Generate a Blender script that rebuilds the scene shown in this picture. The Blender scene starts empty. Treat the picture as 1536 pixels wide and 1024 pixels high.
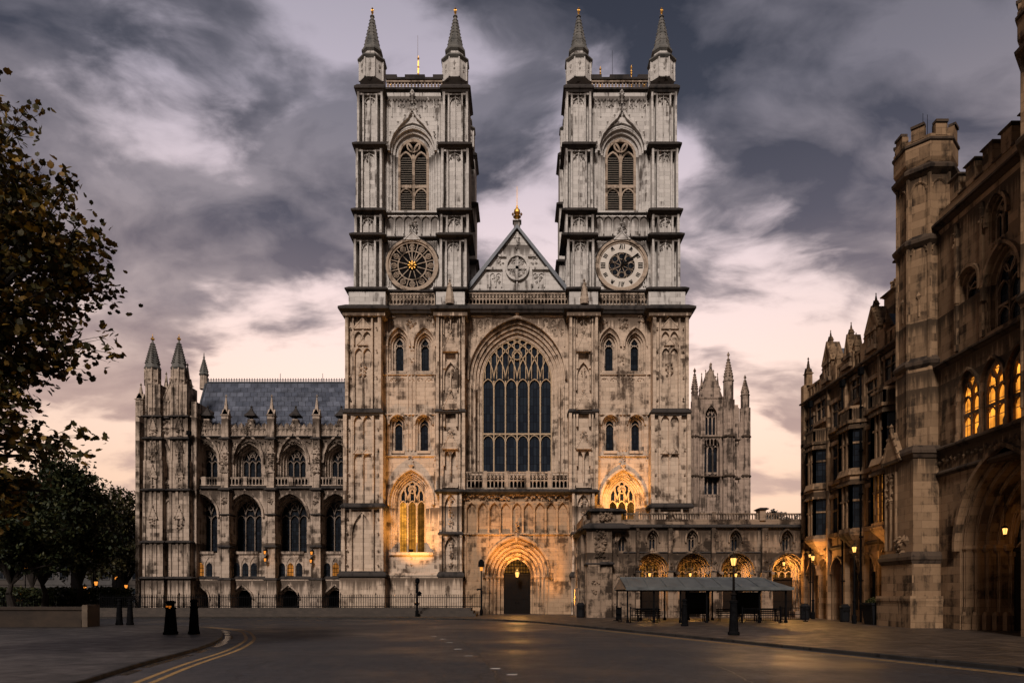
import bpy, math, random
from math import sin, cos, pi, sqrt, atan2, radians
S = bpy.context.scene
COL = S.collection
# ---------------------------------------------------------------- camera
F, CX, HY, EYE = 1024.0, 780.0, 892.0, 2.0      # survey of the place: focal length, principal point, horizon, eye height
cam = bpy.data.cameras.new('camera'); camo = bpy.data.objects.new('camera', cam); COL.objects.link(camo)
camo.location = (0, 0, EYE); camo.rotation_euler = (radians(90), 0, 0)
cam.sensor_width = 36.0; cam.lens = 36.0 * F / 1536.0
cam.shift_x = (768 - CX) / 1536.0; cam.shift_y = (HY - 512) / 1536.0
cam.clip_start = 0.1; cam.clip_end = 3000
S.camera = camo
# ---------------------------------------------------------------- sun, exposure
SUN_EL, SUN_AZ = radians(38), radians(193)      # azimuth from north (+Y), clockwise: low behind the viewer, to the right
sl = bpy.data.lights.new('sun', 'SUN'); sl.energy = 1.5; sl.angle = radians(11); sl.color = (1.0, 0.88, 0.80)
so = bpy.data.objects.new('sun', sl); COL.objects.link(so); so.location = (0, -30, 80)
so.rotation_euler = (radians(90) - SUN_EL, 0, pi - SUN_AZ)
S.view_settings.view_transform = 'Standard'; S.view_settings.look = 'None'
S.view_settings.exposure = 1.28; S.view_settings.gamma = 1.0
# ---------------------------------------------------------------- node helper
class NT:
    def __init__(s, nt): s.nt = nt
    def __call__(s, t, props=None, **inp):
        n = s.nt.nodes.new(t)
        for k, v in (props or {}).items(): setattr(n, k, v)
        for k, v in inp.items():
            key = int(k[1:]) if k[0] == 'i' and k[1:].isdigit() else k.replace('_', ' ')
            if hasattr(v, 'outputs'): v = v.outputs[0]
            if isinstance(v, bpy.types.NodeSocket): s.nt.links.new(v, n.inputs[key])
            else:
                n.inputs[key].default_value = v
        return n
    def math(s, op, a, b=0.0, c=None, clamp=False):
        kw = dict(i0=a, i1=b)
        if c is not None: kw['i2'] = c
        return s('ShaderNodeMath', dict(operation=op, use_clamp=clamp), **kw)
    def mix(s, f, a, b, mode='MIX'):
        n = s.nt.nodes.new('ShaderNodeMix'); n.data_type = 'RGBA'; n.blend_type = mode
        for i, v in ((0, f), (6, a), (7, b)):
            if hasattr(v, 'outputs'): v = v.outputs[2] if v.bl_idname == 'ShaderNodeMix' else v.outputs[0]
            if isinstance(v, bpy.types.NodeSocket): s.nt.links.new(v, n.inputs[i])
            else: n.inputs[i].default_value = v if i == 0 else (tuple(v) + (1,))[:4]
        return n.outputs[2]
    def ramp(s, f, stops, interp='LINEAR'):
        n = s('ShaderNodeValToRGB', None, i0=f); r = n.color_ramp; r.interpolation = interp
        while len(r.elements) < len(stops): r.elements.new(0.5)
        for e, (p, c) in zip(r.elements, stops):
            e.position = p; e.color = (tuple(c) + (1,))[:4] if hasattr(c, '__len__') else (c, c, c, 1)
        return n.outputs[0]
# ---------------------------------------------------------------- sky
SKY_SEED, SKY_BACK, SKY_STR = 22.1, .22, .42
W = bpy.data.worlds.new('World'); S.world = W; W.use_nodes = True
W.node_tree.nodes.clear(); n = NT(W.node_tree)
tc = n('ShaderNodeTexCoord').outputs['Generated']
sep = n('ShaderNodeSeparateXYZ', None, i0=tc)
z = n.math('MAXIMUM', sep.outputs[2], 0.0)
zz = n.math('ADD', z, 0.34)
cx = n.math('DIVIDE', sep.outputs[0], zz); cy = n.math('DIVIDE', sep.outputs[1], zz)
cp = n('ShaderNodeCombineXYZ', None, i0=cx, i1=n.math('MULTIPLY', cy, 1.5), i2=SKY_SEED)
warp = n('ShaderNodeTexNoise', None, Vector=cp, Scale=2.2, Detail=3.0)
wv = n('ShaderNodeVectorMath', dict(operation='SCALE'), i0=n('ShaderNodeVectorMath', dict(operation='SUBTRACT'), i0=warp.outputs[1], i1=(.5, .5, .5)), Scale=.28)
cpw = n('ShaderNodeVectorMath', dict(operation='ADD'), i0=cp, i1=wv)
def cloud(v): return n('ShaderNodeTexNoise', None, Vector=v, Scale=2.75, Detail=10.0, Roughness=0.53)
big = cloud(cpw)
lit = cloud(n('ShaderNodeVectorMath', dict(operation='ADD'), i0=cpw, i1=(0.0, 0.09, 0.03)))
dot = n('ShaderNodeVectorMath', dict(operation='DOT_PRODUCT'), i0=tc, i1=(-0.02, 0.925, 0.38))
gl = n('ShaderNodeMapRange', dict(interpolation_type='SMOOTHSTEP'), i0=dot.outputs['Value'], i1=0.82, i2=1.0, i3=0.0, i4=1.0)
clear = n.ramp(z, [(0.0, (1.0, .60, .36)), (0.16, (1.08, .74, .53)), (0.27, (1.10, .82, .67)), (0.36, (.96, .76, .70)), (0.46, (.76, .64, .66)), (0.57, (.52, .47, .54)), (0.68, (.36, .34, .40)), (1.0, (.22, .22, .26))])
dark = n.ramp(z, [(0.0, (.62, .40, .30)), (0.18, (.60, .40, .33)), (0.27, (.42, .29, .265)), (0.36, (.235, .187, .205)), (0.46, (.105, .096, .122)), (0.57, (.050, .053, .073)), (0.68, (.031, .034, .049)), (1.0, (.03, .031, .042))])
thr = n('ShaderNodeMapRange', None, i0=z, i1=0.20, i2=0.40, i3=0.52, i4=0.407)
thr = n.math('SUBTRACT', thr, n('ShaderNodeMapRange', None, i0=z, i1=0.40, i2=0.64, i3=0.0, i4=0.07))
thr2 = n.math('ADD', thr, n.math('MULTIPLY', gl, 0.045))
cov = n('ShaderNodeMapRange', dict(interpolation_type='SMOOTHSTEP'), i0=big, i1=n.math('SUBTRACT', thr2, 0.055), i2=n.math('ADD', thr2, 0.075), i3=0.0, i4=1.0)
edge = n('ShaderNodeMapRange', None, i0=n.math('SUBTRACT', big, lit), i1=-0.09, i2=0.11, i3=0.34, i4=0.0)
dark2 = n.mix(edge, dark, clear)
clear2 = n.mix(1.0, clear, n.mix(gl, (.92, .92, .94), (1.1, 1.07, 1.08)), 'MULTIPLY')
cl = n.mix(cov, clear2, dark2)
# the sky turns darker away from the sunset, behind the viewer
back = n('ShaderNodeMapRange', dict(interpolation_type='SMOOTHSTEP'), i0=sep.outputs[1], i1=-.35, i2=.35, i3=SKY_BACK, i4=1.0)
cl = n.mix(1.0, cl, back, 'MULTIPLY')
nish = n('ShaderNodeTexSky', dict(sky_type='NISHITA', sun_disc=False, sun_elevation=SUN_EL, sun_rotation=SUN_AZ))
b1 = n('ShaderNodeBackground', None, Color=nish, Strength=0.05)
b2 = n('ShaderNodeBackground', None, Color=cl, Strength=SKY_STR)
ms = n('ShaderNodeMixShader', None, i0=0.96, i1=b1, i2=b2)
n('ShaderNodeOutputWorld', None, Surface=ms)
# ---------------------------------------------------------------- mesh helper
def PX(px, Y): return (px - CX) * Y / F
def PZ(py, Y): return EYE + (HY - py) * Y / F
def arch(a, h, k=8):
    """pointed arch over half width a and rise h, from (-a,0) over (0,h) to (a,0)"""
    if h < a: h = a
    R = (a * a + h * h) / (2 * a); c = R - a
    t1 = math.acos(max(-1, min(1, -c / R)))            # apex angle seen from the centre (c,0)
    L = [(c + R * cos(pi + (t1 - pi) * i / k), R * sin(pi + (t1 - pi) * i / k)) for i in range(k + 1)]
    L[-1] = (0, h)
    return L + [(-x, z) for x, z in L[-2::-1]]
class MB:
    def __init__(s): s.v = []; s.f = []; s.mi = []; s.m = 0
    def face(s, *idx): s.f.append(idx); s.mi.append(s.m)
    def add(s, vs, fs):
        o = len(s.v); s.v += vs
        for f in fs: s.f.append(tuple(o + i for i in f)); s.mi.append(s.m)
    def box(s, x0, x1, y0, y1, z0, z1):
        if x0 > x1: x0, x1 = x1, x0
        if y0 > y1: y0, y1 = y1, y0
        if z0 > z1: z0, z1 = z1, z0
        s.add([(x0,y0,z0),(x1,y0,z0),(x1,y1,z0),(x0,y1,z0),(x0,y0,z1),(x1,y0,z1),(x1,y1,z1),(x0,y1,z1)],
              [(0,1,5,4),(1,2,6,5),(2,3,7,6),(3,0,4,7),(4,5,6,7),(3,2,1,0)])
    def pb(s, p0, p1, q0, q1, Y, Yb):
        """box whose front (at depth Y) spans the surveyed extents"""
        s.box(PX(p0, Y), PX(p1, Y), Y, Yb, PZ(q1, Y), PZ(q0, Y))
    def ex(s, pts, y0, y1):
        """polygon (x,z), counter-clockwise seen from the front, extruded from y0 back to y1"""
        k = len(pts)
        s.add([(x, y0, z) for x, z in pts] + [(x, y1, z) for x, z in pts],
              [tuple(range(k)), tuple(range(2 * k - 1, k - 1, -1))] + [((i + 1) % k, i, k + i, k + (i + 1) % k) for i in range(k)])
    def strip(s, inn, out, y0, y1):
        """band between two polylines, front at y0, sides back to y1"""
        k = len(inn)
        V = [(x, y0, z) for x, z in inn] + [(x, y0, z) for x, z in out] + [(x, y1, z) for x, z in inn] + [(x, y1, z) for x, z in out]
        fs = []
        for i in range(k - 1):
            fs += [(i, i + 1, k + i + 1, k + i), (2*k + i, 2*k + i + 1, i + 1, i), (k + i, k + i + 1, 3*k + i + 1, 3*k + i)]
        fs += [(0, k, 3*k, 2*k), (k - 1, 2*k + k - 1, 3*k + k - 1, k + k - 1)]
        s.add(V, fs)
    def line(s, pts, w, y0, y1):
        """bar of width w along a polyline in the (x,z) plane"""
        k = len(pts); A = []; B = []
        for i in range(k):
            a = pts[max(0, i - 1)]; b = pts[min(k - 1, i + 1)]
            dx, dz = b[0] - a[0], b[1] - a[1]; L = sqrt(dx*dx + dz*dz) or 1
            nx, nz = -dz / L * w / 2, dx / L * w / 2
            A.append((pts[i][0] + nx, pts[i][1] + nz)); B.append((pts[i][0] - nx, pts[i][1] - nz))
        s.strip(A, B, y0, y1)
    def band(s, cx, zs, a, h, zb, t, y0, y1, k=8):
        """moulded arch ring with legs down to zb"""
        i_ = [(cx + x, zs + z) for x, z in arch(a, h, k)]; o_ = [(cx + x, zs + z) for x, z in arch(a + t, max(h, a) + t * 1.12, k)]
        if zb < zs: i_ = [(cx - a, zb)] + i_ + [(cx + a, zb)]; o_ = [(cx - a - t, zb)] + o_ + [(cx + a + t, zb)]
        s.strip(i_, o_, y0, y1)
    def orders(s, cx, zs, a, h, zb, t, n, yf, yin, k=8):
        """n stepped rings, from the opening (a,h) at depth yin out to the wall front yf"""
        for i in range(n):
            y = yin - (yin - yf) * (i + 0.6) / n
            s.band(cx, zs, a + i * t, max(h, a) + i * t * 1.12, zb, t * 1.02, y, yin + 0.05, k)
            s.tubes([(cx + x, y, zs + z) for x, z in arch(a + i * t + t * .5, max(h, a) + (i + .5) * t * 1.12, k)], t * .22, zb=zb)
    def tubes(s, pts, r, zb=None, n=5):
        if zb is not None and zb < pts[0][2]: pts = [(pts[0][0], pts[0][1], zb)] + pts + [(pts[-1][0], pts[-1][1], zb)]
        for a, b in zip(pts, pts[1:]): s.tube(a, b, r, r, n, False)
    def tube(s, p, q, r0, r1, n=6, caps=True):
        dx, dy, dz = (q[i] - p[i] for i in range(3)); L = sqrt(dx*dx + dy*dy + dz*dz)
        if L < 1e-6: return
        d = (dx/L, dy/L, dz/L); u = (0, 0, 1) if abs(d[2]) < 0.9 else (1, 0, 0)
        a = (d[1]*u[2]-d[2]*u[1], d[2]*u[0]-d[0]*u[2], d[0]*u[1]-d[1]*u[0]); m = sqrt(sum(c*c for c in a)); a = tuple(c/m for c in a)
        b = (d[1]*a[2]-d[2]*a[1], d[2]*a[0]-d[0]*a[2], d[0]*a[1]-d[1]*a[0])
        V = []
        for c, r in ((p, r0), (q, r1)):
            for i in range(n):
                t = 2*pi*i/n; V.append(tuple(c[j] + r*(cos(t)*a[j] + sin(t)*b[j]) for j in range(3)))
        fs = [(i, (i+1) % n, n + (i+1) % n, n + i) for i in range(n)]
        if caps: fs += [tuple(range(n-1, -1, -1)), tuple(range(n, 2*n))]
        s.add(V, fs)
    def lathe(s, x, y, prof, n=8, rot=None, caps=True):
        """prof = [(r,z)...] from the bottom up; rot turns the polygon"""
        rot = pi / n if rot is None else rot
        V = [(x + r*cos(rot + 2*pi*i/n), y + r*sin(rot + 2*pi*i/n), z) for r, z in prof for i in range(n)]
        fs = [(k*n + i, k*n + (i+1) % n, (k+1)*n + (i+1) % n, (k+1)*n + i) for k in range(len(prof)-1) for i in range(n)]
        if caps: fs += [tuple(range(n-1, -1, -1)), tuple((len(prof)-1)*n + i for i in range(n))]
        s.add(V, fs)
    def mark(s):
        s.cuts = getattr(s, 'cuts', []); s.cuts.append((len(s.v), len(s.f)))
    def build_each(s, name, mat, parent, origin=None):
        """every marked piece as an object of its own"""
        E = s.cuts + [(len(s.v), len(s.f))]
        for (v0, f0), (v1, f1) in zip(E, E[1:]):
            if v1 > v0: q = MB(); q.v = s.v[v0:v1]; q.f = [tuple(i - v0 for i in f) for f in s.f[f0:f1]]; q.mi = s.mi[f0:f1]; q.build(name, mat, parent, origin)
    def drip(s, x0, x1, y0, y1, z0, z1, p):
        """string course: undercut moulding all round a block, sloped weathering on top"""
        s.mark()
        if x0 > x1: x0, x1 = x1, x0
        h = z1 - z0; V = []; R = [(0.12*p, z0), (0.65*p, z0 + .28*h), (p, z0 + .34*h), (p, z0 + .58*h), (0.02, z1)]
        for e, z in R: V += [(x0-e, y0-e, z), (x1+e, y0-e, z), (x1+e, y1+e, z), (x0-e, y1+e, z)]
        fs = [(4*k + i, 4*k + (i+1) % 4, 4*k + 4 + (i+1) % 4, 4*k + 4 + i) for k in range(4) for i in range(4)]
        s.add(V, fs + [(3, 2, 1, 0), (16, 17, 18, 19)])
    def pdrip(s, p0, p1, q0, q1, Y, Yb, p): s.drip(PX(p0, Y), PX(p1, Y), Y, Yb, PZ(q1, Y), PZ(q0, Y), p)
    def blob(s, x, y, z, r, sz=1.0):
        s.add([(x-r,y,z),(x+r,y,z),(x,y-r,z),(x,y+r,z),(x,y,z-r*sz),(x,y,z+r*sz)],
              [(0,2,5),(2,1,5),(1,3,5),(3,0,5),(2,0,4),(1,2,4),(3,1,4),(0,3,4)])
    def ball(s, x, y, z, r, sz=1.0, n=8):
        s.lathe(x, y, [(max(.001, r*cos(t)), z + r*sz*sin(t)) for t in (-1.5, -1.0, -.5, 0, .5, 1.0, 1.5)], n)
    def foliage(s, cx, cz, w, h, y, rnd, k=14):
        """a carved leaf cluster on a wall"""
        for i in range(k):
            s.blob(cx + rnd.uniform(-w, w), y, cz + rnd.uniform(-h, h), rnd.uniform(.3, .55) * min(w, h), rnd.uniform(.7, 1.5))
    def gablet(s, cx, z0, w, h, y0, y1, crock=True, t=None):
        """small gabled canopy: triangular front, raised edges, crockets and a finial"""
        t = t or w * .14
        s.ex([(cx - w/2, z0), (cx + w/2, z0), (cx, z0 + h)], y0 + .05, y1)
        s.line([(cx - w/2 - t*.3, z0), (cx, z0 + h), (cx + w/2 + t*.3, z0)], t, y0, y0 + .12)
        if crock:
            for i in range(1, 4):
                for sg in (-1, 1): s.blob(cx + sg * w/2 * (1 - i/4) + sg * t*.5, y0 + .03, z0 + h*i/4 + t*.3, t*.55, 1.2)
            s.box(cx - t*.35, cx + t*.35, y0, y0 + t, z0 + h - t, z0 + h + t*1.2); s.blob(cx, y0 + t/2, z0 + h + t*1.6, t*.8, 1.3)
    def pinnacle(s, x, y, z0, zsh, ztop, w, crock=True, n=4):
        """square shaft with four gablets, a crocketed spirelet and a finial"""
        r = w / 2
        s.box(x - r, x + r, y - r, y + r, z0, zsh)
        s.drip(x - r, x + r, y - r, y + r, zsh - w*.1, zsh + w*.12, w*.16)
        H = ztop - zsh
        for sg in (-1, 1):
            s.ex([(x - r, zsh + .02), (x + r, zsh + .02), (x, zsh + w*.95)], y - r - .02, y + r + .02)
            V = [(x - r - .02, y - r, zsh + .02), (x - r - .02, y + r, zsh + .02), (x - r - .02, y, zsh + w*.95), (x + r + .02, y - r, zsh + .02), (x + r + .02, y + r, zsh + .02), (x + r + .02, y, zsh + w*.95)]
            if sg > 0: s.add(V, [(1, 0, 2), (3, 4, 5), (0, 3, 5, 2), (4, 1, 2, 5)])
        s.lathe(x, y, [(r*.95, zsh + .03), (r*.12, ztop - H*.08)], n, pi/4 if n == 4 else None)
        if crock:
            m = max(3, int(H / (w*.55)))
            for i in range(1, m):
                q = i / m; rr = r*.95*(1-q)*.8 + .02
                for a in range(4):
                    s.blob(x + rr*cos(a*pi/2 + pi/4), y + rr*sin(a*pi/2 + pi/4), zsh + H*.92*q, w*.10*(1.15 - .5*q), 1.3)
        s.blob(x, y, ztop - H*.08, w*.2, 1); s.blob(x, y, ztop - H*.03, w*.1, 1.8)
    def panels(s, x0, x1, z0, z1, n, y0, y1, t=.07, head=.75):
        """blind Gothic panelling: n lancets as raised ribs"""
        w = (x1 - x0) / n
        for i in range(n + 1): s.box(x0 + i*w - t/2, x0 + i*w + t/2, y0, y1, z0, z1)
        for i in range(n):
            c = x0 + (i + .5)*w; a = w/2 - t/2; h = min(max(a, w*head), (z1 - z0)*.5)
            zs = z1 - h - t*.6
            pts = [(c + x, zs + z) for x, z in arch(a, h, 4)]
            # spandrel filling above the small arch
            up = [(x, z1) for x, z in pts]
            s.strip(pts, up, y0 + .02, y1)
    def wall(s, x0, x1, z0, z1, yf, yb, ops=()):
        """wall from x0 to x1 with pointed openings ops = (cx, half width, sill z, spring z, rise)"""
        x = x0
        for cx, a, sill, zs, h in sorted(ops):
            if cx - a > x + 1e-4: s.box(x, cx - a, yf, yb, z0, z1)
            if sill > z0 + 1e-4: s.box(cx - a, cx + a, yf, yb, z0, sill)
            p = [(cx + u, zs + v) for u, v in arch(a, h, 10)]
            k = len(p)
            V = [(u, yf, v) for u, v in p] + [(u, yf, z1) for u, v in p] + [(u, yb, v) for u, v in p] + [(u, yb, z1) for u, v in p]
            fs = []
            for i in range(k - 1): fs += [(i, i+1, k+i+1, k+i), (2*k+i, 2*k+i+1, i+1, i), (3*k+i+1, 3*k+i, k+i, k+i+1)[::-1]]
            s.add(V, fs)
            x = cx + a
        if x1 > x + 1e-4: s.box(x, x1, yf, yb, z0, z1)
    def tracery(s, cx, zs, a, h, sill, y0, y1, n, w, transoms=(), cusps=True, sub=0):
        """mullions, light heads and intersecting bars inside a pointed opening"""
        h = max(h, a); R = (a*a + h*h) / (2*a); lw = 2*a/n; zl = zs - lw*.5
        s.band(cx, zs, a - w*.9, h - w*.9, sill, w*.9, y0, y1)
        for i in range(1, n):
            x = cx - a + i*lw; s.box(x - w/2, x + w/2, y0, y1, sill, zs)
        for i in range(n):
            c = cx - a + (i + .5)*lw
            s.band(c, zl, lw/2 - w*.6, lw*.62, zl, w*.6, y0 + .02, y1, 4)
            for zt in transoms:
                s.box(c - lw/2 + w/2, c + lw/2 - w/2, y0 + .03, y1, zt, zt + w*1.2)
                s.band(c, zt - lw*.62, lw/2 - w*.6, lw*.55, zt - lw*.62, w*.5, y0 + .04, y1, 3)
        def inside(x, z):
            x -= cx; z -= zs
            return (x - (R - a))**2 + z*z < (R - w*.2)**2 and (x + (R - a))**2 + z*z < (R - w*.2)**2
        for i in range(1, n):
            x0 = cx - a + i*lw
            for sg in (1, -1):
                P = []
                for j in range(0, 21):
                    t = j/20 * 1.25; P.append((x0 + sg*(R - R*cos(t)), zs + R*sin(t)))
                    if not inside(*P[-1]): break
                if len(P) > 1: s.line(P, w*.75, y0 + .02, y1)
        for q in range(sub):                                   # small upright bars in the head
            x = cx - a + (q + .5)*2*a/sub; u = abs(x - cx)
            top = zs + sqrt(max(0, R*R - (u + R - a)**2))
            if top - zs > lw*.8: s.box(x - w*.3, x + w*.3, y0 + .03, y1, zs + lw*.15, top)
        if cusps:                                              # a foiled circle near the point
            r = lw*.42; c = (cx, zs + h*.60 if n > 1 else zs + h*.5)
            s.line([(c[0] + r*cos(t*pi/6), c[1] + r*sin(t*pi/6)) for t in range(13)], w*.6, y0 + .01, y1)
    def build(s, name, mats, parent=None, origin=None, smooth=False):
        me = bpy.data.meshes.new(name); o = bpy.data.objects.new(name, me); COL.objects.link(o)
        org = origin if origin is not None else (base(parent) if parent else (0, 0, 0))
        me.from_pydata([(x - org[0], y - org[1], z - org[2]) for x, y, z in s.v], [], s.f)
        mats = mats if isinstance(mats, (list, tuple)) else [mats]
        for m in mats: me.materials.append(m)
        if len(mats) > 1: me.polygons.foreach_set('material_index', s.mi)
        if smooth: me.polygons.foreach_set('use_smooth', [True]*len(s.f))
        me.update()
        if parent: o.parent = parent
        elif origin is not None: o.location = org
        return o
def base(o):
    """world place of an unturned object and its parents"""
    x = y = z = 0.0
    while o:
        x += o.location.x; y += o.location.y; z += o.location.z; o = o.parent
    return (x, y, z)
def tag(o, label=None, cat=None, group=None, kind=None):
    if label: o['label'] = label
    if cat: o['category'] = cat
    if group: o['group'] = group
    if kind: o['kind'] = kind
    return o
def thing(name, label, cat, loc=(0, 0, 0), group=None, rz=0):
    o = bpy.data.objects.new(name, None); COL.objects.link(o); o.location = loc; o.rotation_euler = (0, 0, rz); o.empty_display_size = .3
    return tag(o, label, cat, group)
def copy_tree(o, parent=None, loc=None, label=None, rz=None):
    c = o.copy(); COL.objects.link(c)
    if parent: c.parent = parent
    if loc is not None: c.location = loc
    if rz is not None: c.rotation_euler = (0, 0, rz)
    if label: c['label'] = label
    for ch in list(o.children): copy_tree(ch, c)
    return c
# ---------------------------------------------------------------- materials
def mat(name):
    m = bpy.data.materials.new(name); m.use_nodes = True; m.node_tree.nodes.clear()
    return m, NT(m.node_tree)
def finish(n, color, rough, bump=None, bstr=.4, bdist=.02, metal=0.0, spec=.4, **kw):
    p = n('ShaderNodeBsdfPrincipled', None, Base_Color=color, Roughness=rough, Metallic=metal, **kw)
    p.inputs['Specular IOR Level'].default_value = spec
    if bump is not None:
        b = n('ShaderNodeBump', None, Height=bump, Strength=bstr, Distance=bdist); n.nt.links.new(b.outputs[0], p.inputs['Normal'])
    n('ShaderNodeOutputMaterial', None, Surface=p)
    return p
def col3(c): return (tuple(c) + (1,))[:4]
def wall_uv(n):
    """flat courses on any upright face: (along the wall, height)"""
    g = n('ShaderNodeNewGeometry'); P = n('ShaderNodeSeparateXYZ', None, i0=g.outputs['Position']); Nn = n('ShaderNodeSeparateXYZ', None, i0=g.outputs['Normal'])
    side = n.math('GREATER_THAN', n.math('ABSOLUTE', Nn.outputs[0]), n.math('ABSOLUTE', Nn.outputs[1]))
    u = n.math('ADD', n.math('MULTIPLY', P.outputs[1], side), n.math('MULTIPLY', P.outputs[0], n.math('SUBTRACT', 1.0, side)))
    return g, P, n('ShaderNodeCombineXYZ', None, i0=u, i1=P.outputs[2], i2=0.0)
def stone(name, pale, mid, soot, amount=.5, bw=.95, bh=.42, course=.5, seed=0.0, streak=.5, rough=.88, ledges=()):
    m, n = mat(name); g, P, uv = wall_uv(n)
    sh = n('ShaderNodeVectorMath', dict(operation='ADD'), i0=g.outputs['Position'], i1=(seed, seed*1.7, seed*.6))
    br = n('ShaderNodeTexBrick', None, Vector=uv, Color1=(0.0,0,0,1), Color2=(1,1,1,1), Mortar=(.5,.5,.5,1), Scale=1.0, Mortar_Size=.012, Brick_Width=bw, Row_Height=bh)
    grain = n('ShaderNodeTexNoise', None, Vector=sh, Scale=5.0, Detail=8.0, Roughness=.7)
    blot = n('ShaderNodeTexNoise', None, Vector=sh, Scale=.55, Detail=9.0, Roughness=.68, Distortion=.4)
    st = n('ShaderNodeVectorMath', dict(operation='MULTIPLY'), i0=sh, i1=(1.9, 1.9, .16))
    strk = n('ShaderNodeTexNoise', None, Vector=st, Scale=1.0, Detail=7.0, Roughness=.65)
    c = n.mix(grain, pale, mid)
    c = n.mix(n.math('MULTIPLY', br.outputs['Color'], course), c, tuple(a*.66 for a in mid))
    wb = n.math('ADD', n.math('MULTIPLY', blot, 1.0 - streak), n.math('MULTIPLY', strk, streak))
    wb = n.math('ADD', wb, n.math('MULTIPLY', n.math('SUBTRACT', br.outputs['Color'], .5), .07))
    lo = .60 - .22*amount
    dirt = n('ShaderNodeMapRange', dict(interpolation_type='SMOOTHSTEP'), i0=wb, i1=lo + .02, i2=lo + .135, i3=0.0, i4=.92)
    dirt = dirt.outputs[0]
    if ledges:                                              # rain streaks that start under the string courses
        run = n('ShaderNodeTexNoise', None, Vector=n('ShaderNodeVectorMath', dict(operation='MULTIPLY'), i0=sh, i1=(3.2, 3.2, .05)), Scale=1.0, Detail=6.0, Roughness=.7)
        rl = n('ShaderNodeMapRange', None, i0=run, i1=.36, i2=.68, i3=.15, i4=3.2)
        for zl in ledges:
            d = n.math('SUBTRACT', zl, P.outputs[2])
            below = n.math('GREATER_THAN', d, 0.0)
            fade = n('ShaderNodeMapRange', dict(interpolation_type='SMOOTHSTEP'), i0=n.math('DIVIDE', d, rl.outputs[0]), i1=.15, i2=1.0, i3=.85, i4=0.0)
            dirt = n.math('MAXIMUM', dirt, n.math('MULTIPLY', below, fade))
    c = n.mix(dirt, c, soot)
    mort = n.math('MULTIPLY', br.outputs['Fac'], .45)
    c = n.mix(mort, c, tuple(a*.45 for a in mid))
    bump = n.math('SUBTRACT', n.math('MULTIPLY', grain, .6), n.math('MULTIPLY', br.outputs['Fac'], .8))
    finish(n, c, rough, bump, .5, .03, spec=.1)
    return m
def plain(name, a, b, scale=3.0, rough=.7, metal=0.0, bstr=.2, spec=.4, streak=1.0, detail=6.0):
    m, n = mat(name); g = n('ShaderNodeNewGeometry')
    v = n('ShaderNodeVectorMath', dict(operation='MULTIPLY'), i0=g.outputs['Position'], i1=(1, 1, streak))
    t = n('ShaderNodeTexNoise', None, Vector=v, Scale=scale, Detail=detail, Roughness=.6)
    f = n('ShaderNodeMapRange', None, i0=t, i1=.3, i2=.7, i3=0.0, i4=1.0)
    r = n('ShaderNodeMapRange', None, i0=t, i1=.3, i2=.7, i3=rough*.85, i4=min(1, rough*1.15))
    finish(n, n.mix(f.outputs[0], a, b), r, t, bstr, .02, metal, spec)
    return m
def glow(name, col, strength, bars=None, base=(.02,.015,.01)):
    m, n = mat(name); c = col3(col)
    if bars:
        g, P, uv = wall_uv(n)
        br = n('ShaderNodeTexBrick', None, Vector=uv, Color1=c, Color2=tuple(x*.62 for x in col) + (1,), Mortar=(.03,.02,.01,1), Scale=1.0, Mortar_Size=bars[2], Brick_Width=bars[0], Row_Height=bars[1])
        br.offset = 0.0
        ns = n('ShaderNodeTexNoise', None, Vector=uv, Scale=.8, Detail=4.0)
        f = n('ShaderNodeMapRange', None, i0=ns, i1=.35, i2=.65, i3=.25, i4=1.0)
        e = n('ShaderNodeEmission', None, Color=br.outputs['Color'], Strength=n.math('MULTIPLY', f, strength))
    else: e = n('ShaderNodeEmission', None, Color=c, Strength=strength)
    n('ShaderNodeOutputMaterial', None, Surface=e)
    return m
def glass(name, a, b, pane=(.30, .42), rough=.16):
    """leaded window: small panes, each tilted a little"""
    m, n = mat(name); g, P, uv = wall_uv(n)
    br = n('ShaderNodeTexBrick', None, Vector=uv, Color1=col3(a), Color2=col3(b), Mortar=(.004,.004,.005,1), Scale=1.0, Mortar_Size=.022, Brick_Width=pane[0], Row_Height=pane[1]); br.offset = 0.0
    ns = n('ShaderNodeTexNoise', None, Vector=uv, Scale=2.5, Detail=3.0)
    bp = n.math('ADD', n.math('MULTIPLY', br.outputs['Color'], 3.0), n.math('MULTIPLY', ns, .4))
    finish(n, br.outputs['Color'], rough, bp, .5, .05, spec=.16)
    return m
M = {}
zf = lambda q, Y=67.4: PZ(q, Y)
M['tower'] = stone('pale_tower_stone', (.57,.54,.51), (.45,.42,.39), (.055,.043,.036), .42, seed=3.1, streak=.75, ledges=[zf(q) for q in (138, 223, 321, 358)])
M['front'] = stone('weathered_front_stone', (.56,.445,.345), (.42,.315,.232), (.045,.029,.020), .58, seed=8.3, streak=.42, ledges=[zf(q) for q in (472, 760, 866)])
M['trim'] = stone('carved_stone', (.42,.34,.27), (.28,.21,.155), (.05,.035,.025), .62, seed=1.7, streak=.4, course=.2)
M['wing'] = stone('sooty_wing_stone', (.46,.37,.30), (.31,.24,.185), (.028,.020,.015), .66, seed=5.2, streak=.5, ledges=[zf(q, 71.5) for q in (628, 657, 735, 815, 870)])
M['low'] = stone('dark_porch_stone', (.29,.21,.15), (.19,.135,.095), (.016,.011,.008), .74, seed=11.0, streak=.3, bw=1.3, bh=.55, ledges=(PZ(793, 58), PZ(829, 58)))
M['brown'] = stone('brown_sandstone', (.29,.19,.112), (.18,.112,.064), (.022,.015,.010), .60, seed=14.0, streak=.5, bw=1.1, bh=.45, course=.75, ledges=(22.6, 15.0, 10.1, 17.9, 14.0, 26.4))
M['brown_trim'] = stone('brown_carved_stone', (.22,.148,.092), (.145,.093,.058), (.022,.016,.011), .64, seed=17.0, course=.2)
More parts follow.
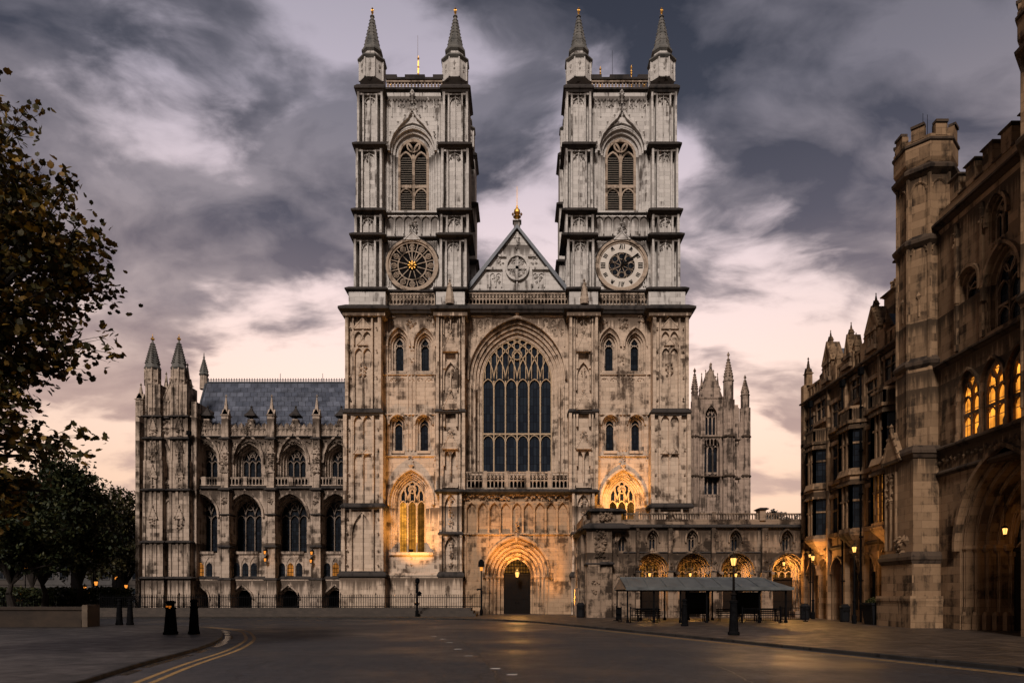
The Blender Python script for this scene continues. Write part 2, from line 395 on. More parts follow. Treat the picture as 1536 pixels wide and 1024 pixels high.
M['ledge'] = stone('sooty_ledge_stone', (.050,.043,.039), (.034,.029,.027), (.014,.013,.013), .6, seed=2.0, course=.1)
M['rear'] = stone('far_tower_stone', (.40,.30,.235), (.27,.20,.155), (.035,.026,.02), .68, seed=6.0, streak=.6)
M['lead'] = plain('lead_sheet', (.045,.05,.058), (.085,.092,.105), 2.2, .5, .3, .2)
M['leadspire'] = plain('weathered_spire_stone', (.055,.055,.052), (.16,.15,.135), 2.2, .85, 0, .5, .2, .4)
M['gold'] = plain('gilding', (.40,.21,.045), (.55,.31,.075), 6, .52, 1.0, .1)
M['iron'] = plain('black_iron', (.003,.003,.0035), (.007,.007,.0075), 8, .8, 0.0, .15, .0)
M['wood'] = plain('dark_oak', (.003,.002,.0015), (.007,.004,.0025), 6, .8, 0, .3, .12, .2)
M['glass'] = glass('dark_leaded_glass', (.005,.007,.010), (.012,.016,.022))
M['glass_big'] = glass('great_window_glass', (.007,.010,.016), (.017,.023,.032), (.34, .85))
M['louvre'] = plain('timber_louvre', (.10,.085,.07), (.17,.145,.12), 3, .8, 0, .2, .2)
M['black'] = plain('unlit_interior', (.004,.004,.004), (.007,.006,.006), 2, .95, 0, .1, .05)
M['clockpale'] = plain('pale_dial_stone', (.46,.41,.36), (.56,.51,.45), 2.0, .8, 0, .2, .2)
M['lit'] = glow('lamplit_leaded_glass', (1.0,.40,.045), .80, (.26, .13, .02))
M['litwin'] = glow('lamplit_window', (1.0,.34,.035), 1.15, (.62, .80, .025))
M['litdim'] = glow('faintly_lit_glass', (1.0,.36,.06), .28, (.3, .4, .03))
M['litdoor'] = glow('lamplit_fanlight', (1.0,.40,.06), .13, (.3, .35, .05))
M['bulb'] = glow('lamp_glass', (1.0,.48,.12), .95)
M['bulbfar'] = glow('far_lamp_glass', (1.0,.33,.05), .55)
M['amber'] = glow('amber_beacon', (1.0,.28,.03), .16)
# slate: courses with a bluish sheen
m, n = mat('blue_slate'); g = n('ShaderNodeNewGeometry'); P = n('ShaderNodeSeparateXYZ', None, i0=g.outputs['Position'])
uv = n('ShaderNodeCombineXYZ', None, i0=n.math('ADD', P.outputs[0], n.math('MULTIPLY', P.outputs[1], .35)), i1=n.math('MULTIPLY', P.outputs[2], 1.3), i2=0.0)
br = n('ShaderNodeTexBrick', None, Vector=uv, Color1=(.055,.063,.085,1), Color2=(.10,.11,.14,1), Mortar=(.03,.032,.04,1), Scale=1.0, Mortar_Size=.035, Brick_Width=.78, Row_Height=1.0)
ns = n('ShaderNodeTexNoise', None, Vector=g.outputs['Position'], Scale=.8, Detail=7.0)
ns2 = n('ShaderNodeMapRange', None, i0=ns, i1=.3, i2=.7, i3=.55, i4=1.25)
c = n.mix(1.0, br.outputs['Color'], ns2, 'MULTIPLY')
finish(n, c, .42, n.math('SUBTRACT', ns, br.outputs['Fac']), .35, .04, spec=.5); M['slate'] = m
# asphalt: aggregate, patches, a worn sheen
m, n = mat('asphalt'); g = n('ShaderNodeNewGeometry')
a = n('ShaderNodeTexNoise', None, Vector=g.outputs['Position'], Scale=15.0, Detail=8.0, Roughness=.75)
b = n('ShaderNodeTexNoise', None, Vector=g.outputs['Position'], Scale=.16, Detail=6.0, Roughness=.6)
vo = n('ShaderNodeTexVoronoi', dict(feature='DISTANCE_TO_EDGE'), Vector=n('ShaderNodeVectorMath', dict(operation='ADD'), i0=g.outputs['Position'], i1=n('ShaderNodeVectorMath', dict(operation='SCALE'), i0=n('ShaderNodeTexNoise', None, Vector=g.outputs['Position'], Scale=.8, Detail=4.0).outputs[1], Scale=1.6)), Scale=.11)
cr = n('ShaderNodeMapRange', None, i0=vo, i1=.0, i2=.006, i3=1.0, i4=0.0)
c = n.mix(n('ShaderNodeMapRange', None, i0=a, i1=.3, i2=.7, i3=0.0, i4=1.0).outputs[0], (.005,.0054,.0068), (.036,.036,.041))
c = n.mix(n('ShaderNodeMapRange', None, i0=b, i1=.4, i2=.62, i3=0.0, i4=.55).outputs[0], c, (.018,.017,.0185))
md = n('ShaderNodeTexNoise', None, Vector=g.outputs['Position'], Scale=4.2, Detail=9.0, Roughness=.80)
c = n.mix(1.0, c, n('ShaderNodeMapRange', None, i0=md, i1=.36, i2=.64, i3=.25, i4=1.95), 'MULTIPLY')  # mottled tone, its strong contrast painted in place of glints off the grain
c = n.mix(n.math('MULTIPLY', cr, .8), c, (.008,.008,.008))
r = n('ShaderNodeMapRange', None, i0=b, i1=.40, i2=.62, i3=.66, i4=.36)
finish(n, c, r, n.math('ADD', n.math('SUBTRACT', a, cr), md), .65, .012, spec=.22); M['asphalt'] = m
# riven paving slabs
def paving(name, ca, cb, w, h, rot=0.0):
    m, n = mat(name); g = n('ShaderNodeNewGeometry')
    mp = n('ShaderNodeMapping', None, Vector=g.outputs['Position'], Rotation=(0, 0, rot))
    br = n('ShaderNodeTexBrick', None, Vector=mp, Color1=col3(ca), Color2=col3(cb), Mortar=tuple(x*.18 for x in ca) + (1,), Scale=1.0, Mortar_Size=.028, Brick_Width=w, Row_Height=h)
    t = n('ShaderNodeTexNoise', None, Vector=g.outputs['Position'], Scale=1.1, Detail=8.0, Roughness=.68)
    tf = n('ShaderNodeTexNoise', None, Vector=g.outputs['Position'], Scale=14.0, Detail=5.0, Roughness=.7)
    f = n('ShaderNodeMapRange', None, i0=t, i1=.35, i2=.65, i3=.55, i4=1.25)
    c = n.mix(1.0, br.outputs['Color'], f, 'MULTIPLY')
    c = n.mix(1.0, c, n('ShaderNodeMapRange', None, i0=tf, i1=.3, i2=.7, i3=.75, i4=1.2), 'MULTIPLY')
    r = n('ShaderNodeMapRange', None, i0=t, i1=.35, i2=.65, i3=.62, i4=.42)
    hgt = n.math('ADD', n.math('MULTIPLY', br.outputs['Color'], 3.0), n.math('SUBTRACT', n.math('MULTIPLY', t, .5), br.outputs['Fac']))
    finish(n, c, r, hgt, .4, .02, spec=.25)
    return m
M['pave'] = paving('grey_paving', (.017,.015,.0138), (.040,.034,.031), 1.3, .75, .5)
M['pave2'] = paving('brown_paving', (.026,.019,.015), (.060,.044,.034), 1.0, .65, -.35)
M['kerb'] = paving('granite_kerb', (.016,.0145,.0135), (.026,.023,.021), 1.0, 5.0, 0)  # darkened all over: shade on the kerb face put into the colour
M['step'] = plain('worn_step_stone', (.028,.022,.018), (.062,.049,.040), 1.6, .8, 0, .3, .3)
M['bench'] = plain('rough_bench_stone', (.018,.013,.010), (.042,.030,.022), 1.2, .9, 0, .6, .2)
M['yellow'] = plain('worn_yellow_paint', (.11,.065,.025), (.34,.20,.07), 5, .75, 0, .4, .3)
M['white'] = plain('worn_white_paint', (.10,.095,.09), (.50,.47,.44), 2.0, .8, 0, .4, .3)
M['puddle'] = plain('wet_gutter', (.03,.024,.02), (.05,.04,.035), 2.0, .10, 0, .25, .6)
M['canopy'] = plain('grey_canopy_sheet', (.038,.043,.045), (.085,.092,.092), 1.3, .45, 0, .3, .5)
M['canopyend'] = plain('tan_gable_board', (.16,.115,.08), (.25,.185,.13), 2.0, .8, 0, .2)
M['render'] = plain('grey_render', (.045,.043,.043), (.08,.076,.074), .7, .9, 0, .2, .2)
M['render2'] = plain('dun_render', (.032,.027,.024), (.06,.051,.045), .7, .9, 0, .2, .2)
M['pot'] = plain('black_planter_paint', (.005,.005,.006), (.010,.010,.011), 4, .7, 0, .2, .08)
def bark():
    m, n = mat('bark'); g = n('ShaderNodeNewGeometry')
    v = n('ShaderNodeVectorMath', dict(operation='MULTIPLY'), i0=g.outputs['Position'], i1=(4, 4, .8))
    t = n('ShaderNodeTexNoise', None, Vector=v, Scale=1.6, Detail=8.0, Roughness=.7)
    finish(n, n.ramp(t, [(.3, (.006,.005,.004)), (.6, (.020,.015,.012)), (.8, (.045,.036,.03))]), .9, t, .8, .05, spec=.2)
    return m
M['bark'] = bark()
def leaf(name, stops):
    m, n = mat(name); g = n('ShaderNodeNewGeometry')
    c = n.ramp(g.outputs['Random Per Island'], stops)
    d = n('ShaderNodeBsdfPrincipled', None, Base_Color=c, Roughness=.6); d.inputs['Specular IOR Level'].default_value = .25
    t = n('ShaderNodeBsdfTranslucent', None, Color=n.mix(1.0, c, (1.0, .9, .5), 'MULTIPLY'))
    n('ShaderNodeOutputMaterial', None, Surface=n('ShaderNodeMixShader', None, i0=.22, i1=d, i2=t))
    return m
M['autumn'] = leaf('autumn_leaves', [(0, (.014,.014,.004)), (.45, (.042,.035,.008)), (.70, (.08,.052,.011)), (.90, (.15,.08,.014)), (1, (.24,.145,.02))])
M['green'] = leaf('dark_green_leaves', [(0, (.009,.014,.005)), (.6, (.021,.029,.010)), (1, (.052,.050,.014))])
M['olive'] = leaf('olive_leaves', [(0, (.016,.016,.007)), (.6, (.030,.030,.011)), (1, (.07,.055,.018))])
M['farleaf'] = leaf('far_leaves', [(0, (.06,.06,.06)), (1, (.11,.10,.09))])
M['wingdark'] = stone('shaded_tracery_stone', (.20,.16,.13), (.13,.10,.08), (.02,.015,.012), .6, course=.1)  # darker than the wing stone: shade of the deep window recesses put into the colour
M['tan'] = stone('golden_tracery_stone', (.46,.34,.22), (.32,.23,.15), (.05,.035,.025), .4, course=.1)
M['bench_end'] = plain('lit_bench_end_stone', (.06,.045,.033), (.12,.09,.066), 1.2, .9, 0, .5, .2)  # lit copy of the bench stone: light on the end face put into the colour
M['seam'] = plain('tar_seam', (.004,.004,.004), (.008,.008,.008), 3, .5, 0, .2, .3)
M['porch'] = stone('lamp_tinted_entrance_stone', (.40,.275,.175), (.27,.175,.105), (.035,.022,.014), .62, seed=9.1, streak=.4)  # browner than the front stone: warmth of the lamplight put into the colour
M['brown_ledge'] = stone('sooty_brown_ledge_stone', (.075,.052,.036), (.05,.035,.025), (.016,.012,.01), .6, seed=4.0, course=.1)
M['lit_mid'] = glow('half_lit_leaded_glass', (1.0,.38,.045), .34, (.26, .13, .02))
M['lit_low'] = glow('dim_amber_leaded_glass', (1.0,.40,.06), .15, (.26, .13, .02))
# ---------------------------------------------------------------- ground, road, pavements
def struct(o): return tag(o, kind='structure')
b = MB(); b.add([(-700,-60,0),(700,-60,0),(700,900,0),(-700,900,0)], [(0,1,2,3)]); struct(b.build('road', M['asphalt']))
def smooth(P, k=6):
    """Catmull-Rom through the surveyed kerb points"""
    out = []
    for i in range(len(P) - 1):
        p0, p1, p2, p3 = P[max(0,i-1)], P[i], P[i+1], P[min(len(P)-1,i+2)]
        for j in range(k):
            t = j / k
            out.append(tuple(.5*((2*p1[d]) + (-p0[d]+p2[d])*t + (2*p0[d]-5*p1[d]+4*p2[d]-p3[d])*t*t + (-p0[d]+3*p1[d]-3*p2[d]+p3[d])*t**3) for d in (0,1)))
    return out + [P[-1]]
def offset(P, d):
    out = []
    for i in range(len(P)):
        a, c = P[max(0,i-1)], P[min(len(P)-1,i+1)]; dx, dy = c[0]-a[0], c[1]-a[1]; L = sqrt(dx*dx+dy*dy) or 1
        out.append((P[i][0] + dy/L*d, P[i][1] - dx/L*d))     # to the right of travel
    return out
def ribbon(mb, A, B, z): 
    k = len(A); mb.add([(x,y,z) for x,y in A] + [(x,y,z) for x,y in B], [(i, i+1, k+i+1, k+i) if False else (k+i, k+i+1, i+1, i) for i in range(k-1)])
def slab(name, edge, rest, h, m, kerbw=.30):
    """raised pavement behind a kerb line"""
    inner = offset(edge, -kerbw)
    b = MB(); P = inner + rest; k = len(P)
    b.add([(x,y,h) for x,y in P], [tuple(range(k))]); o = b.build(name, m); struct(o)
    kb = MB(); k = len(edge)
    kb.add([(x,y,0) for x,y in edge] + [(x,y,h-.015) for x,y in edge] + [(x,y,h+.006) for x,y in offset(edge,-.04)] + [(x,y,h+.006) for x,y in inner],
           [f for i in range(k-1) for f in ((i,i+1,k+i+1,k+i),(k+i,k+i+1,2*k+i+1,2*k+i),(2*k+i,2*k+i+1,3*k+i+1,3*k+i))])
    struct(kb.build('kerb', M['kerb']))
KL = smooth([(-6.5,2),(-8.2,9),(-9.8,15.5),(-10.7,19.5),(-11.6,24.5),(-13.0,29.5),(-14.6,33.5),(-16.6,37.6),(-19.6,41.0),(-24,43.2),(-32,45),(-60,47),(-160,50)])
slab('pavement_corner', KL, [(-160,-20),(-6.5,-20)], .12, M['pave'])
KR = smooth([(-160,58.6),(-60,58.2),(-30,57.8),(-15,57.2),(-7,56),(-2.5,53.6),(.6,50),(2.3,46.5),(5.2,39),(9,28.8),(13,17.7),(15.2,11),(17.6,3)])
slab('pavement_forecourt', KR, [(40,3),(160,40),(160,140),(-160,140)], .12, M['pave2'])
def lines(name, edge, d, w, m, i0, i1, z=.004):
    e = edge[i0:i1]; b = MB(); ribbon(b, offset(e, d), offset(e, d + w), z); struct(b.build(name, m))
lines('road_marking', KL, .95, .15, M['yellow'], 3, 62); lines('road_marking', KL, 1.30, .15, M['yellow'], 3, 62)
lines('road_marking', KR, .42, .11, M['yellow'], 36, 72); lines('road_marking', KR, .66, .11, M['yellow'], 36, 72)
# wet gutter along the corner kerb, broken into patches
rg = random.Random(4); b = MB(); i = 14
while i < 46:
    k = rg.randint(2, 4); e = KL[i:i+k+1]
    if len(e) > 1: ribbon(b, offset(e, .10), offset(e, .10 + rg.uniform(.2,.38)), .005)
    i += k + rg.randint(0, 1)
struct(b.build('gutter', M['puddle']))
b = MB()
for (px, py, L) in ((664,958,.9),(673,963,.8),(686,973,.9),(701,983,.6),(741,1002,.45),(766,1011,.4),(650,954,.8)):
    Y = 2048/(py-892); x = PX(px, Y); b.add([(x-.11-.03*L,Y-.12,.004),(x+.14,Y-.16,.004),(x+.18,Y+.13,.004),(x-.06,Y+.17*L,.004)], [(0,1,2,3)])
struct(b.build('road_marking', M['white']))
for P_ in (((690,958),(712,975),(728,990),(742,1006),(752,1024)), ((400,965),(470,948),(560,941),(640,938)), ((905,950),(980,968),(1080,1000),(1130,1024))):
    L_ = [(PX(px, 2048/(py-892)) , 2048/(py-892)) for px, py in P_]; L_ = smooth(L_, 8); rj = random.Random(len(L_)); L_ = [(x + rj.uniform(-.05,.05), y) for x, y in L_]
    b = MB(); ribbon(b, L_, offset(L_, .05), .0035); struct(b.build('road_seam', M['seam']))
# three low steps in front of the abbey
for k in range(3):
    b = MB(); b.box(-46, -3.9 - .25*k, 60.0 + .55*k, 63.4, .12 + .24*k - .02, .12 + .24*(k+1)); struct(b.build('terrace_step', M['step']))
# ================================================================ the abbey
YB, YT, YW = 66.6, 66.9, 68.0          # lower buttress fronts, tower buttress fronts, wall plane
XA = PX(775.5, YW)
R = random.Random(7)
abbey = thing('abbey', 'vast pale Gothic abbey front with two square clock towers and one great pointed window', 'abbey', (XA, YW, 0))
def mir(s, *p): return tuple(sorted(q if s < 0 else 1551 - q for q in p))
def stage(mb, s, p0, p1, q0, q1, Y, dep, niche=True):
    """one stage of a panelled tower buttress: core, corner ribs, two inner ribs, panel heads"""
    a, c = mir(s, p0, p1); x0, x1 = PX(a, Y), PX(c, Y); z0, z1 = PZ(q1, Y), PZ(q0, Y); w = x1 - x0
    mb.box(x0 + .03, x1 - .03, Y + .90, Y + dep, z0, z1)
    mb.box(x0 + .20*w + .05, x0 + .72*w + .05, Y + .38, Y + .95, z0, z1)
    e = .085*w
    for u0, u1, pr in ((0, e, .0), (.20*w, .20*w + e*.75, .10), (.72*w, .72*w + e*.75, .10), (w - e, w, .0)):
        mb.box(x0 + u0, x0 + u1, Y + pr, Y + .95, z0, z1)
    mb.box(x0 + e, x0 + .20*w, Y + .08, Y + .94, z1 - .28, z1); mb.box(x0 + .72*w + e*.75, x1 - e, Y + .08, Y + .94, z1 - .28, z1)
    mb.box(x0 + .20*w + e*.75, x0 + .72*w, Y + .14, Y + .39, z1 - .22, z1)
    m = x0 + .46*w + .375*e
    mb.box(m - .035, m + .035, Y + .22, Y + .4, z0, z1 - .22)
    if niche:
        for k in range(7): mb.blob(m + R.uniform(-.2,.2)*w, Y + .24, z1 - .45 - R.uniform(0,.55), R.uniform(.06,.13), R.uniform(.8,1.8))
        mb.band(m, z1 - .95, .20*w, .5, z1 - .95, .05, Y + .24, Y + .4, 4)
    for sx in (x0 + .015, x1 - .015):                    # ribs on the flanks
        for yy in (Y + .5, Y + dep*.5, Y + dep - .5): mb.box(sx - .05, sx + .05, yy, yy + .22, z0, z1)
def tower(s):
    T = MB(); D = MB()
    u = lambda p: PX(p if s < 0 else 1551 - p, YW)
    xc = u(618.7); zt = PZ(133, YW)
    x0, x1 = sorted((u(556), u(682)))
    T.box(x0, x1, 69.5, 79.6, PZ(470, YW), zt)
    wa, wb = sorted((u(571), u(667)))
    r = 23.2/15.06
    T.wall(wa, wb, PZ(320, YW), zt - .05, YW, 69.6, [(xc, r + .78, PZ(316, YW), PZ(226, YW), (226-184)/15.06)])
    T.orders(xc, PZ(226, YW), r, (226-200)/15.06, PZ(316, YW), .26, 3, YW, 68.9, 8)
    # ogee hood with crockets and a tall finial
    hh = [(xc - 2.32, PZ(228, YW)), (xc - 2.3, PZ(218, YW)), (xc - 1.95, PZ(203, YW)), (xc - 1.2, PZ(188, YW)), (xc - .5, PZ(178, YW)), (xc - .16, PZ(168, YW)), (xc, PZ(158, YW))]
    T.line(hh, .22, YW - .28, YW + .1); T.line([(2*xc - x, z) for x, z in hh], .22, YW - .28, YW + .1)
    for (x, z) in hh[1:-1]:
        for sg in (-1, 1):
            for q in (0, .35): T.blob(xc + sg*(xc - x + .22), YW - .18, z + .2 - q, .15, 1.2)
    T.box(xc - .09, xc + .09, YW - .25, YW + .05, PZ(165, YW), PZ(142, YW))
    for q in (172, 167, 161, 154, 147, 143):
        for sg in (-1, 1): T.blob(xc + sg*.16, YW - .2, PZ(q, YW), .15 + .06*(q in (167, 154)), 1.1)
    T.blob(xc, YW - .2, PZ(140, YW), .2, 1.6)
    # panelled wall round the window, carved frieze under the parapet
    for p in (577, 581.5, 588, 597, 607, 631, 641, 650, 655.5, 660):
        top = 318 if p in (577, 581.5, 655.5, 660) else 176 if p in (588, 650) else 160
        T.box(u(p) - .05, u(p) + .05, YW - .09, YW + .05, PZ(top if top == 318 else top, YW), PZ(148, YW))
    for k in range(34): T.blob(wa + (wb - wa)*(k + .5)/34, YW - .05, PZ(150 + (k % 2)*2, YW), .12, R.uniform(.8, 1.5))
    for p in (584, 602, 636, 654): T.foliage(u(p), PZ(160, YW), .32, .2, YW - .02, R, 8)
    T.wall(wa, wb, PZ(470, YW), PZ(320, YW) , YW + .02, 69.6, [])
    # frieze of dark panels above the dial
    f0, f1 = sorted((u(579), u(659)))
    T.panels(f0, f1, PZ(352, YW), PZ(324, YW), 6, YW - .16, YW + .1, .10, .6)
    T.foliage(xc, PZ(344, YW), .38, .6, YW - .25, R, 16); T.gablet(xc, PZ(362, YW), 1.5, .75, YW - .42, YW + .1, True, .14)
    for p in (583, 586, 651, 654): T.box(u(p) - .05, u(p) + .05, YW - .1, YW + .05, PZ(430, YW), PZ(362, YW))
    for p, q in ((589, 372), (589, 424), (648, 372), (648, 424)): T.foliage(u(p), PZ(q, YW), .3, .35, YW - .03, R, 8)
    for o0, o1, i0, i1, q0, q1 in ((535.5,574,664,702,137,213),(533.5,573,661.5,703,222,312),(531.5,572.5,660,703,320,349),(530.5,572.5,659.5,700,357,430)):
        stage(T, s, o0, o1, q0, q1, YT, 3.4); stage(T, s, i0, i1, q0, q1, YT, 3.4)
        for p0, p1 in ((o0, o1), (i0, i1)):
            a, c = mir(s, p0, p1); a2, c2 = PX(a, YT), PX(c, YT)
            T.box(a2, c2, 77.2, 80.3, PZ(q1, YT), PZ(q0, YT))
            T.box(a2 + .7, c2 - .7, 70.2, 77.3, PZ(q1, YT), PZ(q0, YT))
    for q0, q1, e in ((126,138,.26),(212,222.5,.34),(311,321,.38),(348,358,.40),(429.5,438,.34)):
        rows = {126:(535.5,574,664,702), 212:(534,574,662,703), 311:(533,573,661,703), 348:(531,572.5,660,703), 429.5:(523,577,655,697)}[q0]
        for p0, p1 in ((rows[0], rows[1]), (rows[2], rows[3])):
            a, c = mir(s, p0, p1)
            D.drip(PX(a, YT), PX(c, YT), YT + .05, YT + 3.4, PZ(q1, YT), PZ(q0, YT), e)
            D.drip(PX(a, YT), PX(c, YT), 77.2, 80.3, PZ(q1, YT), PZ(q0, YT), e)
    for q0, q1, e in ((131,139,.24),(318.5,324.5,.3),(354,360.5,.3),(434,441,.3)):
        D.drip(wa, wb, YW, 79, PZ(q1, YW), PZ(q0, YW), e)
    # hood over the dial
    rd = 39.5/15.06; zc = PZ(399, YW)
    D.line([(xc + rd*1.03*cos(t), zc + rd*1.03*sin(t)) for t in [radians(20 + 140*k/16) for k in range(17)]], .13, YW - .22, YW + .06)
    # base blocks
    for p0, p1 in ((523, 578), (654, 697)):
        a, c = mir(s, p0, p1); T.box(PX(a, YB + .1), PX(c, YB + .1), YB + .1, 70.5, PZ(458, YB), PZ(437, YB))
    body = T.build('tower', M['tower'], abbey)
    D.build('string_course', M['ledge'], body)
    # belfry window: louvres between mullions
    w = MB(); zs = PZ(226, YW); sill = PZ(316, YW); hgt = (226-203)/15.06
    w.m = 0; w.tracery(xc, zs, r, hgt, sill, 68.62, 68.9, 2, .26, (PZ(276, YW),), True)
    w.m = 1
    for k in range(26):
        z = sill + .15 + k*.225
        if abs(z - PZ(276, YW)) < .2 or z > zs + .2: continue
        for cxx in (xc - r/2, xc + r/2):
            x0, x1, dz = cxx - r/2 + .12, cxx + r/2 - .12, .08
            w.add([(x0,68.78,z-.03),(x1,68.78,z-.03),(x1,69.15,z+.12),(x0,69.15,z+.12),(x0,68.78,z-dz-.02),(x1,68.78,z-dz-.02)], [(0,1,2,3),(4,5,1,0)])
    w.m = 2; w.box(xc - r - .2, xc + r + .2, 69.2, 69.4, sill - .1, zs + hgt + .3)
    w.build('belfry_window', [M['trim'], M['louvre'], M['black']], body)
    # parapet: pierced balusters under a stepped coping
    p0, p1 = sorted((u(578.5), u(664.5))); z0, z1 = PZ(132, YW), PZ(117.5, YW); L = p1 - p0
    for yy in (YW + .2, 79.0):
        p = MB()
        p.box(p0, p1, yy, yy + .35, z0, z0 + .22); p.box(p0, p1, yy, yy + .35, z1 - .2, z1)
        for k in range(17):
            x = p0 + L*(k + .5)/17; p.box(x - .07, x + .07, yy + .08, yy + .28, z0 + .2, z1 - .18); p.blob(x, yy + .15, (z0 + z1)/2, .15, 1.4)
        p.m = 1
        for k, up in ((0, .34), (1, .08), (2, .34), (3, .08), (4, .34)):
            a = p0 + L*(0, .19, .33, .68, .82)[k]; c = p0 + L*(.19, .33, .68, .82, 1)[k]
            p.box(a, c, yy - .1, yy + .45, z1 + .005, z1 + up + .12)
        p.build('parapet', [M['trim'], M['ledge']], body)
    for (pp, Yc) in ((558.5, 68.7), (683, 68.7), (558.5, 78.7), (683, 78.7)):     # four corner turrets
        q = MB(); cxp = PX(pp if s < 0 else 1551 - pp, 68.7); Z = lambda v: PZ(v, 68.7); k = 68.7/F
        q.lathe(cxp, Yc, [(19*k, Z(128)), (19*k, Z(99))], 8)
        for a in range(8):                                  # small niches round the drum
            t = 2*pi*a/8 - pi/2; nx, ny = cos(t), sin(t)
            q.blob(cxp + nx*17.7*k, Yc + ny*17.7*k, Z(108), .16, 2.2); q.blob(cxp + nx*17.7*k, Yc + ny*17.7*k, Z(116), .12, 1.6)
            t2 = t + pi/8; q.tube((cxp + cos(t2)*19*k, Yc + sin(t2)*19*k, Z(128)), (cxp + cos(t2)*19*k, Yc + sin(t2)*19*k, Z(99)), .09, .09, 5)
        q.lathe(cxp, Yc, [(14.5*k, Z(95)), (13*k, Z(85))], 8)
        q.m = 1
        q.lathe(cxp, Yc, [(19.3*k, Z(100.5)), (22*k, Z(97.5)), (22*k, Z(95.5)), (14.5*k, Z(92))], 8)
        q.lathe(cxp, Yc, [(13*k, Z(86)), (16*k, Z(82.5)), (16*k, Z(80)), (12.6*k, Z(75)), (11*k, Z(67)), (11.4*k, Z(66)), (7.8*k, Z(54)), (8.2*k, Z(53)), (4.6*k, Z(38)), (5*k, Z(37.3)), (2.2*k, Z(27)), (3.6*k, Z(26)), (3.2*k, Z(24.5)), (.8*k, Z(23))], 8)
        for a in range(8):
            t = pi/8 + 2*pi*a/8
            for i in range(9):
                f = i/9; rr = (12.4*(1-f) + 2.4*f)*k; q.blob(cxp + rr*cos(t), Yc + rr*sin(t), Z(76 - 49*f), .10, 1.3)
        q.m = 2; q.lathe(cxp, Yc, [(.9*k, Z(24)), (1.2*k, Z(21)), (2.1*k, Z(19)), (1*k, Z(17)), (.9*k, Z(14.5)), (1.7*k, Z(13.6)), (.3*k, Z(11.5))], 6); q.box(cxp - 2.1*k, cxp + 2.1*k, Yc - .05, Yc + .05, Z(16.6), Z(15.2))
        q.build('corner_turret', [M['tower'], M['leadspire'], M['gold']], body)
    return body, xc, zc, rd
for s in (-1, 1):
    body, xc, zc, rd = tower(s)
    # the dial
    d = MB(); N = 48
    ring = lambda r: [(xc + r*cos(2*pi*k/N), zc + r*sin(2*pi*k/N)) for k in range(N + 1)]
    ring2 = lambda r: ring(r)
    d.m = 0
    d.strip(ring(rd*.91), ring(rd), YW - .30, YW + .05); d.strip(ring(rd*.84), ring(rd*.92), YW - .18, YW + .05)
    if s < 0:                        # open dial: radial tracery round a gilded star
        d.m = 1; d.ex(ring(rd*.86)[:-1], YW - .02, YW + .02)
        d.m = 0
        for k in range(12):
            t = 2*pi*k/12 + pi/12; d.line([(xc + .20*rd*cos(t), zc + .20*rd*sin(t)), (xc + .86*rd*cos(t), zc + .86*rd*sin(t))], .075, YW - .12, YW)
            t += pi/12; r_ = rd*.10; c = (xc + .70*rd*cos(t), zc + .70*rd*sin(t))
            d.line([(c[0] + r_*cos(j*pi/5), c[1] + r_*sin(j*pi/5)) for j in range(11)], .06, YW - .10, YW)
            for sg in (-.035, 0, .035): d.line([(xc + .56*rd*cos(t+sg*2), zc + .56*rd*sin(t+sg*2)), (xc + .82*rd*cos(t+sg*1.6), zc + .82*rd*sin(t+sg*1.6))], .05, YW - .15, YW)
        d.strip(ring(rd*.52), ring(rd*.56), YW - .13, YW)
        d.m = 2; d.ball(xc, YW - .2, zc, .24)
        for k in range(8):
            t = 2*pi*k/8; d.line([(xc, zc), (xc + .42*cos(t), zc + .42*sin(t))], .09, YW - .26, YW - .1)
        d.m = 0; d.line([(xc, zc), (xc, zc + rd*.72)], .10, YW - .24, YW - .18); d.line([(xc, zc), (xc + .28*rd, zc + .45*rd)], .12, YW - .22, YW - .17)
        d.build('clock_face', [M['trim'], M['black'], M['gold']], body)
    else:                            # pale ring with twelve carved marks round a glazed centre
        d.m = 1; d.strip(ring(rd*.50), ring(rd*.85), YW - .12, YW + .02)
        d.m = 2; d.ex(ring(rd*.51)[:-1], YW - .02, YW + .02)
        d.m = 3
        for k in range(12):
            t = pi/2 - 2*pi*k/12; big = k % 3 == 0
            for j in range(3 if not big else 4):
                o_ = (j - 1)*.055 if not big else (j - 1.5)*.06
                a, c2 = (.64, .78) if not big else (.62, .80)
                d.line([(xc + a*rd*cos(t) - o_*rd*sin(t), zc + a*rd*sin(t) + o_*rd*cos(t)), (xc + c2*rd*cos(t) - o_*rd*sin(t)*(.3 if (j + k) % 2 else 1.2), zc + c2*rd*sin(t) + o_*rd*cos(t))], .07, YW - .16, YW - .1)
        d.m = 0
        for k in range(8):
            t = 2*pi*k/8 + .39; d.line([(xc, zc), (xc + .51*rd*cos(t), zc + .51*rd*sin(t))], .06, YW - .10, YW)
            t += pi/8; r_ = rd*.12; c = (xc + .36*rd*cos(t), zc + .36*rd*sin(t)); d.line([(c[0] + r_*cos(j*pi/5), c[1] + r_*sin(j*pi/5)) for j in range(11)], .05, YW - .09, YW)
        d.m = 3; d.line([(xc, zc), (xc + .62*rd, zc + .44*rd)], .11, YW - .24, YW - .18); d.line([(xc - .1, zc - .2), (xc + .10*rd, zc + .42*rd)], .14, YW - .22, YW - .17)
        d.build('clock_face', [M['trim'], M['clockpale'], M['glass'], M['black']], body)
